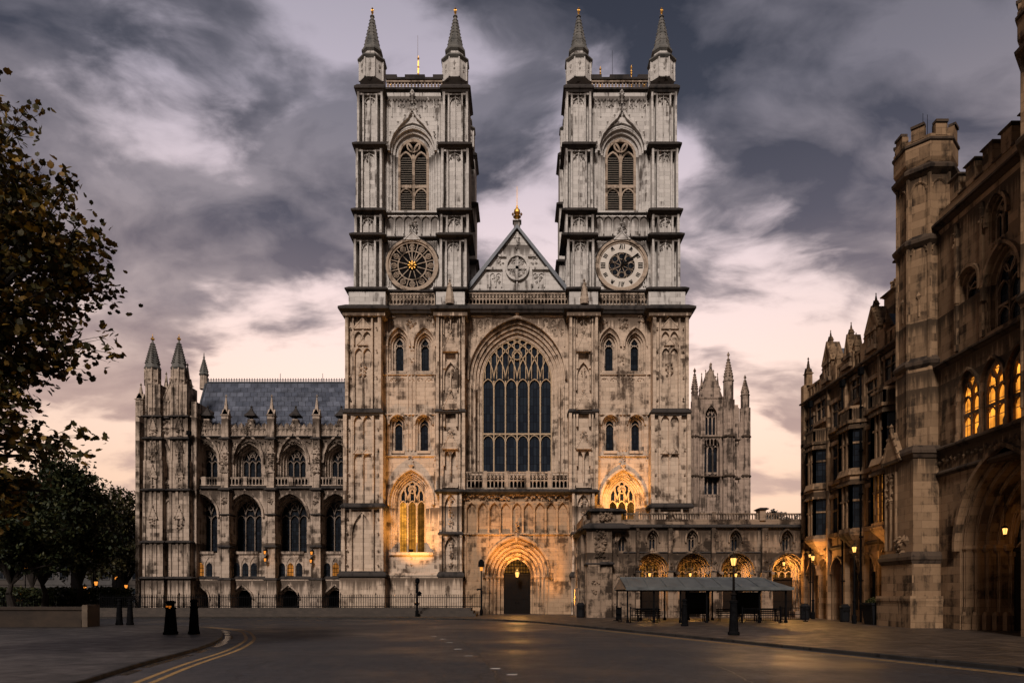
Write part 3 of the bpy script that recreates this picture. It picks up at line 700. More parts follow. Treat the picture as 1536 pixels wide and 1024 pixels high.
# ---------------------------------------------------------------- lower front
A = MB()                                                     # the wall
for s in (-1, 1):
    u = lambda p: PX(p if s < 0 else 1551 - p, YW)
    x0, x1 = sorted((u(566), u(660)))
    k = YW/F
    row = lambda q0, q1, ops: A.wall(x0, x1, PZ(q1, YW), PZ(q0, YW), YW, 69.3, ops)
    row(462, 566, [(u(p), 15.2*k, PZ(558, YW), PZ(517, YW), 22*k) for p in (598, 636.7)])
    row(566, 690, [(u(p), 12.2*k, PZ(677, YW), PZ(636, YW), 14*k) for p in (597, 635.7)])
    row(690, 925, [(u(616.8), 31*k, PZ(829, YW), PZ(752, YW), 44*k)])
    for p in (598, 636.7):
        A.orders(u(p), PZ(517, YW), 7*k, 13*k, PZ(558, YW), .18, 3, YW, 68.75)
        A.band(u(p), PZ(517, YW), 15.6*k, 25*k, PZ(520, YW), .16, YW - .22, YW + .1, 8)
        A.box(u(p) - 12*k, u(p) + 12*k, YW - .1, 68.9, PZ(560, YW), PZ(556.5, YW))
    for p in (597, 635.7):
        A.orders(u(p), PZ(636, YW), 6.6*k, 9*k, PZ(677, YW), .19, 2, YW, 68.6)
        A.band(u(p), PZ(636, YW), 12.4*k, 14*k, PZ(637, YW), .15, YW - .2, YW + .1, 6); A.box(u(p) - 10*k, u(p) + 10*k, YW - .12, 68.8, PZ(680, YW), PZ(676, YW))
    A.orders(u(616.8), PZ(752, YW), 20.6*k, 33*k, PZ(828, YW), .17, 4, YW, 68.8, 10)
    A.band(u(616.8), PZ(752, YW), 32*k, 47*k, PZ(757, YW), .20, YW - .3, YW + .1, 10)
    A.box(u(616.8) - 33*k, u(616.8) + 33*k, YW - .25, 68.9, PZ(832, YW), PZ(828, YW))
    A.blob(u(616.8), YW - .2, PZ(698, YW), .3, 1.8); A.foliage(u(616.8), PZ(689, YW), .28, .55, YW - .05, R, 14)
    # panelling ribs and string courses across the bay
    for p in (581.5, 612, 617.3, 622.6, 652): 
        A.box(u(p) - .06, u(p) + .06, YW - .13, YW + .1, PZ(690 if p in (581.5, 652) else 676, YW), PZ(562 if p not in (581.5, 652) else 470, YW))
    A.panels(*sorted((u(583.5), u(610.5))), PZ(620, YW), PZ(566, YW), 2, YW - .08, YW + .05, .07, .5); A.panels(*sorted((u(624), u(650.5))), PZ(620, YW), PZ(566, YW), 2, YW - .08, YW + .05, .07, .5)
    for p in (590, 604, 617.3, 630, 644): A.foliage(u(p), PZ(569, YW), .3, .14, YW - .05, R, 7)
    for p in (617.3,): A.foliage(u(p), PZ(485, YW), .45, .45, YW - .03, R, 14); A.foliage(u(p), PZ(530, YW), .25, 1.1, YW - .02, R, 10)
    for p in (588, 646): A.foliage(u(p), PZ(480, YW), .35, .4, YW - .03, R, 10)
    for q, e in ((562, .16), (622, .18), (684, .2)): A.drip(x0, x1, YW, 68.6, PZ(q + 1.6, YW), PZ(q - 2, YW), e)
    A.drip(x0, x1, YW, 68.6, PZ(866, YW), PZ(858, YW), .35)
    A.box(x0, x1, YW - .3, YW + .1, .8, PZ(864, YW))
    A.blob(u(617), YW - .03, PZ(837, YW), .14, 1); A.blob(u(617), YW - .03, PZ(847, YW), .14, 1)
# centre bay with the great window
k = YW/F; xm = XA; YC = 68.2
x0, x1 = PX(692, YC), PX(859, YC); ag = 53.2*k; zg = PZ(566, YC); hg = 66*k
A.wall(x0, x1, PZ(712, YC), PZ(446, YC), YC, 69.9, [(xm, ag + 1.24, PZ(709, YC), zg, hg + 1.40)])
A.orders(xm, zg, ag, hg, PZ(709, YC), .31, 4, YC, 69.3, 16)
A.band(xm, zg, ag + 1.25, hg + 1.42, PZ(570, YC), .22, YC - .30, YC + .1, 16)
A.blob(xm, YC - .25, zg + hg + 1.95, .28, 1.6)
for sg in (-1, 1):
    for a, c, q0, q1 in ((62, 71.5, 478, 520), (50, 60, 479, 503), (38, 48, 477, 492)):
        c0, c1 = sorted((xm + sg*a*k, xm + sg*c*k)); A.panels(c0, c1, PZ(q1, YC), PZ(q0, YC), 1, YC - .1, YC + .05, .09, .9); A.foliage((c0+c1)/2, PZ((q0+q1)/2, YC), .2, .4, YC - .02, R, 8)
    for p in (63.5, 70): A.box(xm + sg*p*k - .07, xm + sg*p*k + .07, YC - .16, YC + .1, PZ(708, YC), PZ(575, YC))
A.drip(x0, x1, YC, 69.5, PZ(476, YC), PZ(473, YC), .15)
# entrance wall below the balcony
YP = 67.2; k2 = YP/F; px0, px1 = PX(691, YP), PX(860, YP); zdo = PZ(862, YP); ad = 20.5*k2; hd = 25*k2
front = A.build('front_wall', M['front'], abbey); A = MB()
A.wall(px0, px1, .12, PZ(800.5, YP), YP, 69.6, [(xm, ad + 5*.36, .12, zdo, hd + 5*.36*1.12)])
A.orders(xm, zdo, ad, hd, .12, .36, 5, YP, 68.9, 12)
A.band(xm, zdo, ad + 1.82, hd + 2.04, PZ(866, YP), .22, YP - .3, YP + .1, 12)
A.blob(xm, YP - .2, PZ(806, YP), .32, 1.7); A.foliage(xm, PZ(795, YP), .28, .7, YP - .12, R, 16)
for sg in (-1, 1):
    for j in range(5): A.drip(xm + sg*(ad + .2 + j*.36) - .13, xm + sg*(ad + .2 + j*.36) + .13, 68.6 - j*.34, 68.8 - j*.34, PZ(867, YP), PZ(862, YP), .07)
A.wall(px0, px1, PZ(800.4, YP), PZ(736, YP), YP + .25, 69.6, [])
A.panels(px0 + .5, px1 - .5, PZ(799, YP), PZ(752, YP), 9, YP - .05, YP + .3, .13, .85)
for j in range(10): A.box(px0 + .5 + (px1-px0-1)*j/9 - .10, px0 + .5 + (px1-px0-1)*j/9 + .10, YP - .14, YP + .2, PZ(801, YP), PZ(757, YP))
for j in range(70): A.blob(px0 + .3 + (px1 - px0 - .6)*(j + .5)/70, YP - .05, PZ(R.uniform(739, 749), YP), R.uniform(.10, .19), R.uniform(.7, 1.3))
A.drip(px0, px1, YP - .05, 69.4, PZ(803, YP), PZ(798.5, YP), .16)
for j in range(10):
    x = px0 + .5 + (px1-px0-1)*j/9
    zb = PZ(870, YP) if abs(x - xm) > 3.9 else PZ(820, YP)
    if abs(x - xm) > 1.2: A.box(x - .075, x + .075, YP - .10, YP + .1, zb, PZ(802, YP))
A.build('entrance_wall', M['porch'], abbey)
# panel rows and backing behind the wall
nv = MB(); nv.box(PX(566, YW), PX(985, YW), 69.7, 79.4, .1, PZ(456, YW)); nv.box(PX(690, YW), PX(861, YW), 79.4, 112, .1, PZ(470, YW))
nv.m = 1; nv.ex([(PX(696, 70), PZ(440, 70)), (PX(855, 70), PZ(440, 70)), (XA, PZ(345, 70))], 69.2, 112)
nv.build('nave', [M['black'], M['slate']], abbey)
# ---------------------------------------------------------------- windows of the front
def window(parent, cx, zs, a, h, sill, y, n, w, gmat, trans=(), tmat='trim', sub=0, cusps=True, name='window'):
    o = MB(); o.tracery(cx, zs, a, h, sill, y - .18, y, n, w, trans, cusps, sub)
    f = o.build(name, M[tmat], parent)
    g = MB(); P = [(cx + x, zs + z) for x, z in arch(a + .02, max(a, h) + .02, 8)]
    g.ex([(cx - a - .02, sill - .02)] + [(cx + a + .02, sill - .02)] + P[::-1], y + .04, y + .08)
    g.build('glass', M[gmat], f)
    return f
k = YW/F
for s in (-1, 1):
    u = lambda p: PX(p if s < 0 else 1551 - p, YW)
    for p in (598, 636.7): window(abbey, u(p), PZ(517, YW), 7*k, 13*k, PZ(557, YW), 68.75, 1, .10, 'glass')
    for p in (597, 635.7): window(abbey, u(p), PZ(636, YW), 6.6*k, 9*k, PZ(676, YW), 68.6, 1, .08, 'glass', cusps=False)
    c, zs_, a_, h_, sl_ = u(616.8), PZ(752, YW), 20.6*k, 33*k, PZ(828, YW)
    o = MB(); o.tracery(c, zs_, a_, h_, sl_, 68.62, 68.8, 3, .15, (), True, 6); f = o.build('lit_window', M['tan'], abbey)
    for i, gm in enumerate(('lit', 'lit_mid', 'lit_low') if s < 0 else ('lit_low', 'lit_low', 'lit_low')):
        o = MB(); o.box(c - a_ + 2*a_*i/3, c - a_ + 2*a_*(i + 1)/3, 68.84, 68.88, sl_, zs_); o.build('light', M[gm], f)
    o = MB(); o.ex([(c - a_, zs_), (c + a_, zs_)] + [(c + x, zs_ + z) for x, z in arch(a_, h_, 8)][::-1], 68.84, 68.88); o.build('head_glass', M['glass'], f)
window(abbey, XA, zg, ag, hg, PZ(709, YC), 69.4, 6, .13, 'glass_big', (PZ(648, YC),), 'tan', 12, name='great_window')
# ---------------------------------------------------------------- buttresses of the lower front
ctr = [0]
for s in (-1, 1):
    # outer, broad and plain
    o = MB(); st = MB()
    for p0, p1, q0, q1, Y in ((517.5, 571.5, 468, 615, YB), (514.5, 574.5, 621, 757, YB - .15), (511.5, 575, 762, 858, YB - .3), (509, 577, 866, 926, YB - .45)):
        a, c = mir(s, p0, p1); x0, x1 = PX(a, Y), PX(c, Y); z0, z1 = max(.12, PZ(q1, Y)), PZ(q0, Y); w = x1 - x0
        o.box(x0 + .02, x1 - .02, Y + .42, 71.0, z0, z1)
        if q0 > 860: o.box(x0, x1, Y + .02, Y + .3, z0, z1); continue
        e = .09*w
        for u0 in (0, .19, .72, .91): o.box(x0 + u0*w, x0 + u0*w + e*(1 if u0 in (0, .91) else .5), Y + (0 if u0 in (0, .91) else .08), Y + .45, z0, z1)
        o.box(x0 + .25*w, x0 + .71*w, Y + .12, Y + .44, z0, z0 + .15)
        o.box(x0 + .44*w + .2*e, x0 + .44*w + .7*e, Y + .2, Y + .44, z0, z1 - .5)
        c = x0 + w*.475 + .05*w*0
        if q0 < 500:
            o.gablet(c, PZ(492, Y), .50*w, 1.0, Y + .05, Y + .44, False, .11)
            o.panels(x0 + .235*w, x0 + .72*w, PZ(516, Y), PZ(495, Y), 2, Y + .13, Y + .44, .07)
            o.gablet(c, PZ(517, Y), .30*w, .6, Y + .02, Y + .44, True, .10)
            o.foliage(c, PZ(552, Y), .33, .55, Y + .28, R, 30)
            o.panels(x0 + .25*w, x0 + .72*w, z0, PZ(520, Y), 2, Y + .15, Y + .44, .06)
        elif q0 < 700:
            o.panels(x0 + .25*w, x0 + .72*w, PZ(676, Y), z1, 2, Y + .13, Y + .44, .08); o.panels(x0 + .25*w, x0 + .72*w, z0, PZ(676, Y), 2, Y + .13, Y + .44, .07)
            for dx in (-.12, .12): o.gablet(c + dx*w, PZ(680, Y), .2*w, .5, Y + .02, Y + .44, True, .09)
        else:
            o.panels(x0 + .235*w, x0 + .73*w, z0 + .3, PZ(767, Y), 1, Y + .12, Y + .44, .12, 1.0)
        for q in (0.12, .35, .62, .85):
            for u0 in (.13, .86): o.blob(x0 + u0*w, Y + .2, z0 + (z1 - z0)*q, .12, 1.3)
    for p0, p1, q0, q1, e, Y in ((517.5, 571.5, 612, 623, .12, YB - .1), (514.5, 574.5, 754, 764, .16, YB - .2), (511.5, 575, 856, 868, .22, YB - .35)):
        a, c = mir(s, p0, p1); st.drip(PX(a, Y), PX(c, Y), Y + .05, 71, PZ(q1, Y), PZ(q0, Y), e + .1)
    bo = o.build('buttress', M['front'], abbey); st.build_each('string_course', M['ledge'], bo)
    # inner, a stack of gabled niches
    o = MB(); st = MB(); Y = YB
    for p0, p1, q0, q1, Yq in ((654, 697, 468, 615, YB), (653.5, 697.5, 619, 735, YB - .05), (659, 692.5, 738, 798, YB - .1), (659, 693, 801, 858, YB - .15), (658, 694, 866, 926, YB - .3)):
        a, c = mir(s, p0, p1); x0, x1 = PX(a, Yq), PX(c, Yq); z0, z1 = max(.12, PZ(q1, Yq)), PZ(q0, Yq); w = x1 - x0
        o.box(x0 + .02, x1 - .02, Yq + .50, 70.0, z0, z1); e = .10*w
        for u0 in (0, .16, .79, .90): o.box(x0 + u0*w, x0 + u0*w + e*(1 if u0 in (0, .9) else .5), Yq + (0 if u0 in (0, .9) else .12), Yq + .55, z0, z1)
        m = (x0 + x1)/2
        if q0 < 700:
            L = ((486, 468), (525, 512), (555, 541), (613, 596), (671, 655)) if q0 < 500 else ((671, 652), (735, 735))
            for (qb, qa) in ((526, 496), (613, 584)) if q0 < 500 else ((672, 646),):
                o.gablet(m, PZ(qb, Yq), .50*w, (qb - qa)/15.2*.80, Yq - .28, Yq + .4, True, .15)
                o.box(m - .10, m + .10, Yq - .1, Yq + .4, PZ(qb - 12, Yq), PZ(qa - 2, Yq)); o.box(m - .27*w, m + .27*w, Yq - .22, Yq + .3, PZ(qb + 1.6, Yq), PZ(qb - .5, Yq))
                for sg in (-1, 1):
                    for j in range(3): o.blob(m + sg*(.20 - .05*j), Yq - .16, PZ(qb - (qb-qa)*(.55 + .2*j), Yq), .11, 1.5)
                for sg in (-1, 1): o.box(m + sg*.22*w - .09, m + sg*.22*w + .09, Yq + .05, Yq + .4, PZ(qb + 26, Yq), PZ(qb, Yq)); o.blob(m + sg*.22*w, Yq + .1, PZ(qb - 3, Yq), .12, 2)
            if q0 < 500:
                o.panels(x0 + .26*w, x0 + .74*w, PZ(500, Yq), PZ(472, Yq), 2, Yq + .22, Yq + .52, .08)
                o.panels(x0 + .26*w, x0 + .74*w, PZ(584, Yq), PZ(541, Yq), 1, Yq + .18, Yq + .52, .11, 1.0); o.box(m - .06, m + .06, Yq + .25, Yq + .52, PZ(584, Yq), PZ(552, Yq))
                o.foliage(m, PZ(556, Yq), .25, .35, Yq + .35, R, 12); o.foliage(m, PZ(478, Yq), .3, .3, Yq + .35, R, 10)
            else:
                o.panels(x0 + .24*w, x0 + .76*w, PZ(727, Yq), PZ(674, Yq), 2, Yq + .1, Yq + .52, .13, 1.0)
                o.box(x0 + .24*w, x0 + .76*w, Yq - .02, Yq + .4, PZ(731, Yq), PZ(724, Yq)); o.foliage(m, PZ(648, Yq), .3, .5, Yq + .15, R, 10)
        elif q0 < 860:
            o.panels(x0 + .2*w, x0 + .8*w, z0 + .1, z1 - .1, 1, Yq + .12, Yq + .52, .11, .9)
            for qq in (.25, .5, .78): o.foliage(m, z0 + (z1 - z0)*qq, .22, .35, Yq + .2, R, 9)
        else: o.box(x0, x1, Yq + .02, Yq + .4, z0, z1)
    for p0, p1, q0, q1, e, Yq in ((654, 697, 613, 620, .14, YB), (656, 695, 733, 740, .28, YB - .05), (659, 693, 797, 803, .16, YB - .1), (658.5, 693.5, 857, 868, .2, YB - .2)):
        a, c = mir(s, p0, p1); st.drip(PX(a, Yq), PX(c, Yq), Yq + .02, 69.8, PZ(q1, Yq), PZ(q0, Yq), e)
    bi = o.build('buttress', M['front'], abbey); st.build_each('string_course', M['ledge'], bi)
# ---------------------------------------------------------------- main cornice and the parapets above it
C = MB(); B = MB()
for s in (-1, 1):
    for p0, p1, e in ((518, 574, .62), (654, 697, .52)):
        a, c = mir(s, p0, p1); C.drip(PX(a, YB), PX(c, YB), YB + .1, 71, PZ(470, YB), PZ(456, YB), e)
        B.mark(); B.box(PX(a, YB) - .25, PX(c, YB) + .25, YB - .15, 70, PZ(474, YB), PZ(469, YB))
    u = lambda p: PX(p if s < 0 else 1551 - p, YW); a, c = sorted((u(572), u(656)))
    C.drip(a, c, YW - .35, 69.5, PZ(472, YW), PZ(459.5, YW), .25)
C.drip(PX(695, YC), PX(856, YC), YC - .5, 69.6, PZ(472, YC), PZ(459.5, YC), .25); C.drip(PX(699, YC), PX(852, YC), YC - .2, 69.6, PZ(441, YC), PZ(436.5, YC), .2)
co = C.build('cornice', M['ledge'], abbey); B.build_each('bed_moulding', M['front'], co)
def balustrade(parent, x0, x1, z0, z1, y, th, n, tiers=1, mats=('trim',), back=False, posts=0):
    b = MB(); H = z1 - z0; r = min(.14, H*.12)
    b.box(x0, x1, y, y + th, z0, z0 + r); b.box(x0, x1, y, y + th, z1 - r, z1)
    for t in range(tiers):
        za = z0 + r + (H - 2*r)*t/tiers; zb = z0 + r + (H - 2*r)*(t + 1)/tiers
        if t: b.box(x0, x1, y + .02, y + th - .02, za - r*.35, za + r*.35)
        w = (x1 - x0)/n
        for i in range(n):
            c = x0 + (i + .5)*w
            b.box(c - w*.5 - w*.12, c - w*.5 + w*.12, y + .03, y + th - .03, za, zb)
            rr = w*.36
            if t % 2 == 0: b.band(c, zb - rr*1.15 - .02, rr*.8, rr*.9, zb - rr*1.15, rr*.28, y + .04, y + th - .04, 3)
            else: b.line([(c + rr*cos(j*pi/3 + pi/6), (za + zb)/2 + min(rr, (zb-za)*.4)*sin(j*pi/3 + pi/6)) for j in range(7)], rr*.35, y + .04, y + th - .04)
    b.box(x1 - .1, x1, y + .01, y + th - .01, z0, z1)
    for i in range(posts + 1 if posts else 0):
        c = x0 + (x1 - x0)*i/posts; b.box(c - .2, c + .2, y - .08, y + th + .05, z0 - .02, z1 + .05)
    b.m = 1
    if back: b.box(x0, x1, y + th + .15, y + th + .25, z0, z1)
    return b.build('balustrade', [M[mats[0]], M['ledge']], parent)
for s in (-1, 1):
    u = lambda p: PX(p if s < 0 else 1551 - p, YW); a, c = sorted((u(580), u(653)))
    balustrade(abbey, a, c, PZ(460, YW), PZ(441.5, YW), YW - .3, .22, 14, 2, back=True)
balustrade(abbey, PX(699, YC), PX(852, YC), PZ(460, YC), PZ(441.5, YC), YC - .4, .22, 30, 2, back=True)
bl = balustrade(abbey, PX(695, 66.9), PX(857, 66.9), PZ(733, 66.9), PZ(707, 66.9), 66.9, .25, 28, 2, posts=5)
bc = MB(); bc.drip(PX(694, 67), PX(858, 67), 67.0, 69.3, PZ(741, 67), PZ(732, 67), .30); bc.build('balcony', M['ledge'], abbey)
# ---------------------------------------------------------------- gable
g = MB(); YG = 68.6; gx0, gx1 = PX(700, YG), PX(851, YG); gz0, gz1 = PZ(438, YG), PZ(345, YG)
g.ex([(gx0, gz0), (gx1, gz0), (XA, gz1)], YG, 69.4)
zc = PZ(402, YG); rr = 18*YG/F
vs = [(XA + rr*cos(2*pi*i/32)*1.0, zc + rr*1.10*sin(2*pi*i/32)) for i in range(33)]
vi = [(XA + rr*.82*cos(2*pi*i/32), zc + rr*.92*sin(2*pi*i/32)) for i in range(33)]
g.strip(vi, vs, YG - .28, YG + .05)
g.line([(XA, zc - rr*.9), (XA, zc + rr)], .3, YG - .16, YG); g.line([(XA - rr*.85, zc), (XA + rr*.85, zc)], .3, YG - .16, YG)
for i in range(46):
    t = R.uniform(0, 6.28); q = rr*.75*sqrt(R.random()); g.blob(XA + q*cos(t), YG - .05, zc + q*sin(t), R.uniform(.08, .17), 1.2)
g.line([(XA, zc - rr*1.1), (XA, gz0)], .16, YG - .14, YG)
for sg in (-1, 1):
    g.box(XA + sg*1.5, XA + sg*3.2, YG - .25, YG + .05, PZ(405.5, YG), PZ(402, YG)); g.box(XA + sg*1.1, XA + sg*1.85, YG - .22, YG + .05, PZ(386, YG), PZ(383, YG))
    g.panels(*sorted((XA + sg*1.55, XA + sg*2.75)), PZ(431, YG), PZ(409, YG), 2, YG - .12, YG + .05, .12, .5); g.foliage(XA + sg*2.1, PZ(418, YG), .35, .4, YG - .03, R, 12)
    g.foliage(XA + sg*1.7, PZ(392, YG), .3, .3, YG - .03, R, 8); g.box(XA + sg*1.4 - .07, XA + sg*1.4 + .07, YG - .12, YG + .05, gz0, PZ(425, YG))
g.foliage(XA, PZ(368, YG), .2, .6, YG - .05, R, 14); g.gablet(XA, PZ(357, YG), .5, .6, YG - .1, YG + .05, False, .1)
g.box(XA - .32, XA + .32, YG, YG + .6, gz1 - .2, PZ(330, YG)); g.drip(XA - .32, XA + .32, YG, YG + .6, PZ(333, YG), PZ(329, YG), .12)
gb = g.build('gable', M['tower'], abbey)
gc = MB(); gc.line([(gx0 - .1, gz0), (XA, gz1 + .25), (gx1 + .1, gz0)], .38, YG - .35, 69.6); gc.build('coping', M['lead'], gb)
gf = MB(); yf = YG + .3; Z = lambda v: PZ(v, YG)
gf.lathe(XA, yf, [(.12, Z(329)), (.2, Z(326)), (.42, Z(323)), (.2, Z(320)), (.34, Z(317)), (.3, Z(313)), (.12, Z(310)), (.08, Z(306))], 8)
for i in range(6): gf.blob(XA + .42*cos(i*pi/3), yf + .42*sin(i*pi/3), Z(319), .14, 1.5)
gf.tube((XA, yf, Z(307)), (XA, yf, Z(277)), .035, .02, 5); gf.build('finial', M['gold'], gb)
# carved statue clusters on the inner parapet blocks
for s in (-1, 1):
    o = MB(); x = PX(mir(s, 674.5)[0], YB); zb = PZ(456, YB)
    o.lathe(x, YB + .05, [(.42, zb), (.46, zb + .4), (.36, zb + 1.1), (.22, zb + 1.7), (.06, zb + 2.3)], 8)
    for i in range(34): 
        f = R.random(); o.blob(x + R.uniform(-.42, .42)*(1 - f*.75), YB - .2 + f*.15, zb + .2 + 1.8*f, R.uniform(.08, .15), 1.3)
    o.blob(x, YB, zb + 2.3, .13, 1.6); o.build('carved_finial', M['trim'], abbey)
# parapet rods with gilded vanes on the tower roofs
for px, q0, q1 in ((627.5, 84, 118), (900.5, 100, 118), (947, 98, 118)):
    o = MB(); x = PX(px, 70); Z = lambda v: PZ(v, 70)
    o.tube((x, 70, Z(131)), (x, 70, Z(q0)), .05, .03, 5); o.ball(x, 70, Z(q0 + 4), .12); o.ball(x, 70, Z(q1 - 6), .11); o.ball(x, 70, Z((q0 + q1)/2), .10); o.box(x - .07, x + .07, 69.97, 70.03, Z(q1 - 8), Z(q0 + 8))
    if px < 700: o.tube((x - .1, 70.3, Z(131)), (x - .1, 70.3, Z(50)), .022, .012, 4)
    o.build('gilded_vane', M['gold'], abbey)
o = MB(); o.tube((PX(918.5, 71), 71, PZ(131, 71)), (PX(918.5, 71), 71, PZ(76, 71)), .025, .014, 4); o.build('roof_rod', M['iron'], abbey)
# ---------------------------------------------------------------- the west door
dr = MB(); P = [(xm + x, zdo + z) for x, z in arch(ad + .05, hd + .05, 10)]
yd = 69.0
zt = zdo + .1
dr.box(xm - ad - .03, xm - .02, yd, yd + .15, .12, zt); dr.box(xm + .02, xm + ad + .03, yd, yd + .15, .12, zt); dr.box(xm - .03, xm + .03, yd + .05, yd + .15, .12, zt)
for sg in (-1, 1):
    for z in (.6, 1.6, 2.8): dr.box(xm + sg*.12, xm + sg*(ad - .15), yd - .03, yd + .02, z, z + .09)
    for j in range(5): dr.box(xm + sg*(.2 + j*.23) - .012, xm + sg*(.2 + j*.23) + .012, yd - .02, yd + .02, .2, zt)
door = dr.build('door', M['wood'], abbey)
hn = MB(); hn.ball(xm + .14, yd - .08, 1.25, .05); hn.ball(xm - .14, yd - .08, 1.25, .05); hn.build('handle', M['iron'], door)
fl = MB(); fl.ex([(xm - ad, zt)] + [(xm + ad, zt)] + [p for p in P[::-1] if p[1] > zt], yd + .06, yd + .1); 
fl.m = 1
for j in range(1, 8):
    t = pi*j/8; fl.line([(xm, zt), (xm + 1.2*cos(t), zt + 1.4*sin(t))], .05, yd - .02, yd + .05)
fl.box(xm - ad, xm + ad, yd - .08, yd + .1, zt - .06, zt + .08); fl.build('fanlight', [M['litdoor'], M['wood']], abbey)
# ================================================================ the aisle wing on the left
YN = 72.0
wing = thing('abbey_wing', 'lower sooty Gothic range with a blue slate roof and twin spires at its far end', 'church wing', (PX(400, YN), YN, 0))
A = MB(); L = MB(); k = YN/F; R = random.Random(12)
wx0, wx1 = PX(283, YN), PX(530, YN)
bays = [(306.5, 303), (373, 367), (440.5, 436), (508, 505)]
X = lambda p: PX(p, YN)
Z = lambda q: PZ(q, YN)
A.wall(wx0, wx1, Z(733), Z(640), YN, 73.6, [(X(p), 22*k, Z(718), Z(690), 29*k) for p, _ in bays])
A.wall(wx0, wx1, Z(868), Z(733), YN - .35, 73.4, [(X(p - 3), 25*k, Z(829), Z(773), 31*k) for p, _ in bays])
A.wall(wx0, wx1, .1, Z(868), YN - .7, 73.2, [(X(q), 16*k, .1, Z(897), 16*k) for _, q in bays])
for p, q in bays:
    c = X(p); A.orders(c, Z(690), 14.5*k, 19*k, Z(718), .18, 3, YN, 73.05)
    hh = [(c - 23*k, Z(694)), (c - 22*k, Z(682)), (c - 17*k, Z(668)), (c - 9*k, Z(659)), (c - 3*k, Z(653)), (c, Z(646))]
    A.line(hh, .2, YN - .25, YN + .1); A.line([(2*c - x, z) for x, z in hh], .2, YN - .25, YN + .1); A.blob(c, YN - .15, Z(645), .2, 1.8)
    A.foliage(c, Z(640), .25, .5, YN - .15, R, 8)
    c = X(p - 3); A.orders(c, Z(773), 21*k, 26*k, Z(829), .14, 2, YN - .35, 73.0)
    A.band(c, Z(773), 25.5*k, 32*k, Z(776), .2, YN - .6, YN - .2, 8); A.blob(c, YN - .5, Z(738), .2, 1.5)
    A.box(c - 20*k, c + 20*k, YN - .5, 72.5, Z(831), Z(827))
    # three blind lancets under each window
    A.panels(c - 19*k, c + 19*k, Z(866), Z(835), 3, YN - .45, YN - .2, .14, .9)
    c = X(q); A.orders(c, Z(897), 12.5*k, 12*k, .1, .22, 1, YN - .7, 72.0); 
    hh = [(c - 17*k, Z(898)), (c - 14*k, Z(888)), (c - 6*k, Z(881)), (c, Z(876))]
    A.line(hh, .16, YN - .9, YN - .6); A.line([(2*c - x, z) for x, z in hh], .16, YN - .9, YN - .6)
D = MB()
D.drip(wx0, wx1, YN, 73, Z(657), Z(653), .3); D.drip(wx0, wx1, YN - .35, 73, Z(735), Z(730), .28); D.drip(wx0, wx1, YN - .5, 72.9, Z(870), Z(864), .28)
A.box(wx0, wx1, YN - .02, 72.6, Z(730), Z(727))
for k_ in range(60): A.blob(wx0 + (wx1 - wx0)*k_/60, YN - .05, Z(661 + (k_*7) % 5), .14, .8)
body = A.build('wall', M['wing'], wing); D.build_each('string_course', M['ledge'], body)
I = MB(); I.box(wx0, wx1, 73.3, 88, .1, Z(645)); I.build('interior', M['black'], wing)
for p, q in bays:
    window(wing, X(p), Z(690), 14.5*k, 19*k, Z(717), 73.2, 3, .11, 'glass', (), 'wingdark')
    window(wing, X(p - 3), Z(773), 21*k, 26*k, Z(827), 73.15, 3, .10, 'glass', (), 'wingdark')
    c = X(p - 3); lw = 38*k/3
    for i in (-1, 0, 1):
        o = MB(); o.ex([(c + i*lw - lw*.36, Z(865)), (c + i*lw + lw*.36, Z(865))] + [(c + i*lw + x, Z(850) + z) for x, z in arch(lw*.36, lw*.5, 5)][::-1], YN - .375, YN - .36)
        o.build('small_light', M['glass'] if i or p == 373 else M['litdim'], wing)
for i in range(4):                                          # crenellated, pierced parapet between pinnacles
    a = (286, 340, 409, 477)[i]; c = (332, 401, 469, 530)[i]
    balustrade(wing, X(a), X(c), Z(653.5), Z(642), YN - .1, .22, 9, 1, ('wing',), back=True)
    balustrade(wing, X(a), X(c), Z(729), Z(716.5), YN - .45, .2, 12, 1, ('wing',), back=True, posts=2)
    m = MB()
    for j in range(7):
        x = X(a) + (X(c) - X(a))*(j + .5)/7; m.box(x - .24, x + .24, YN - .08, YN + .1, Z(641.9), Z(636 + 2*(j % 2))); m.blob(x, YN, Z(635.5 + 2*(j % 2)), .12, 1.6)
    m.build('merlon', M['wing'], wing)
for p in (336.5, 405.3, 473.5):                             # buttresses with pinnacles
    o = MB(); s = MB()
    for w, q0, q1, Y in ((11, 656, 733, 71.3), (13.5, 737, 800, 70.6), (14.5, 800, 866, 70.45), (18, 870, 926, 70.2)):
        o.pb(p - w/2, p + w/2, q0, q1, Y, 72.2)
        for u0 in (-.5, .34): o.pb(p + u0*w, p + (u0 + .16)*w, q0, q1, Y - .07, Y + .1)
    x = PX(p, 71.3); o.pinnacle(x, 71.75, PZ(656, 71.3), PZ(622, 71.3), PZ(590, 71.3), .72)
    for q in (672, 700): o.gablet(x, PZ(q + 8, 71.2), .85, 1.0, 71.12, 71.5, True, .12)
    o.foliage(x, PZ(690, 71.2), .4, 1.3, 71.2, R, 24); o.foliage(PX(p, 70.6), PZ(750, 70.6), .3, .4, 70.55, R, 12)
    bo = o.build('buttress', M['wing'], wing)
    for w, q, Y in ((11, 655, 71.3), (13, 731, 70.7), (14, 817, 70.4), (16, 866, 70.3)): s.pdrip(p - w/2, p + w/2, q, q + 5, Y, 72, .16)
    for w, q, Y in ((14, 770, 70.5),): s.pdrip(p - w/2, p + w/2, q, q + 2.5, Y, 72, .1)
    s.build_each('string_course', M['ledge'], bo)
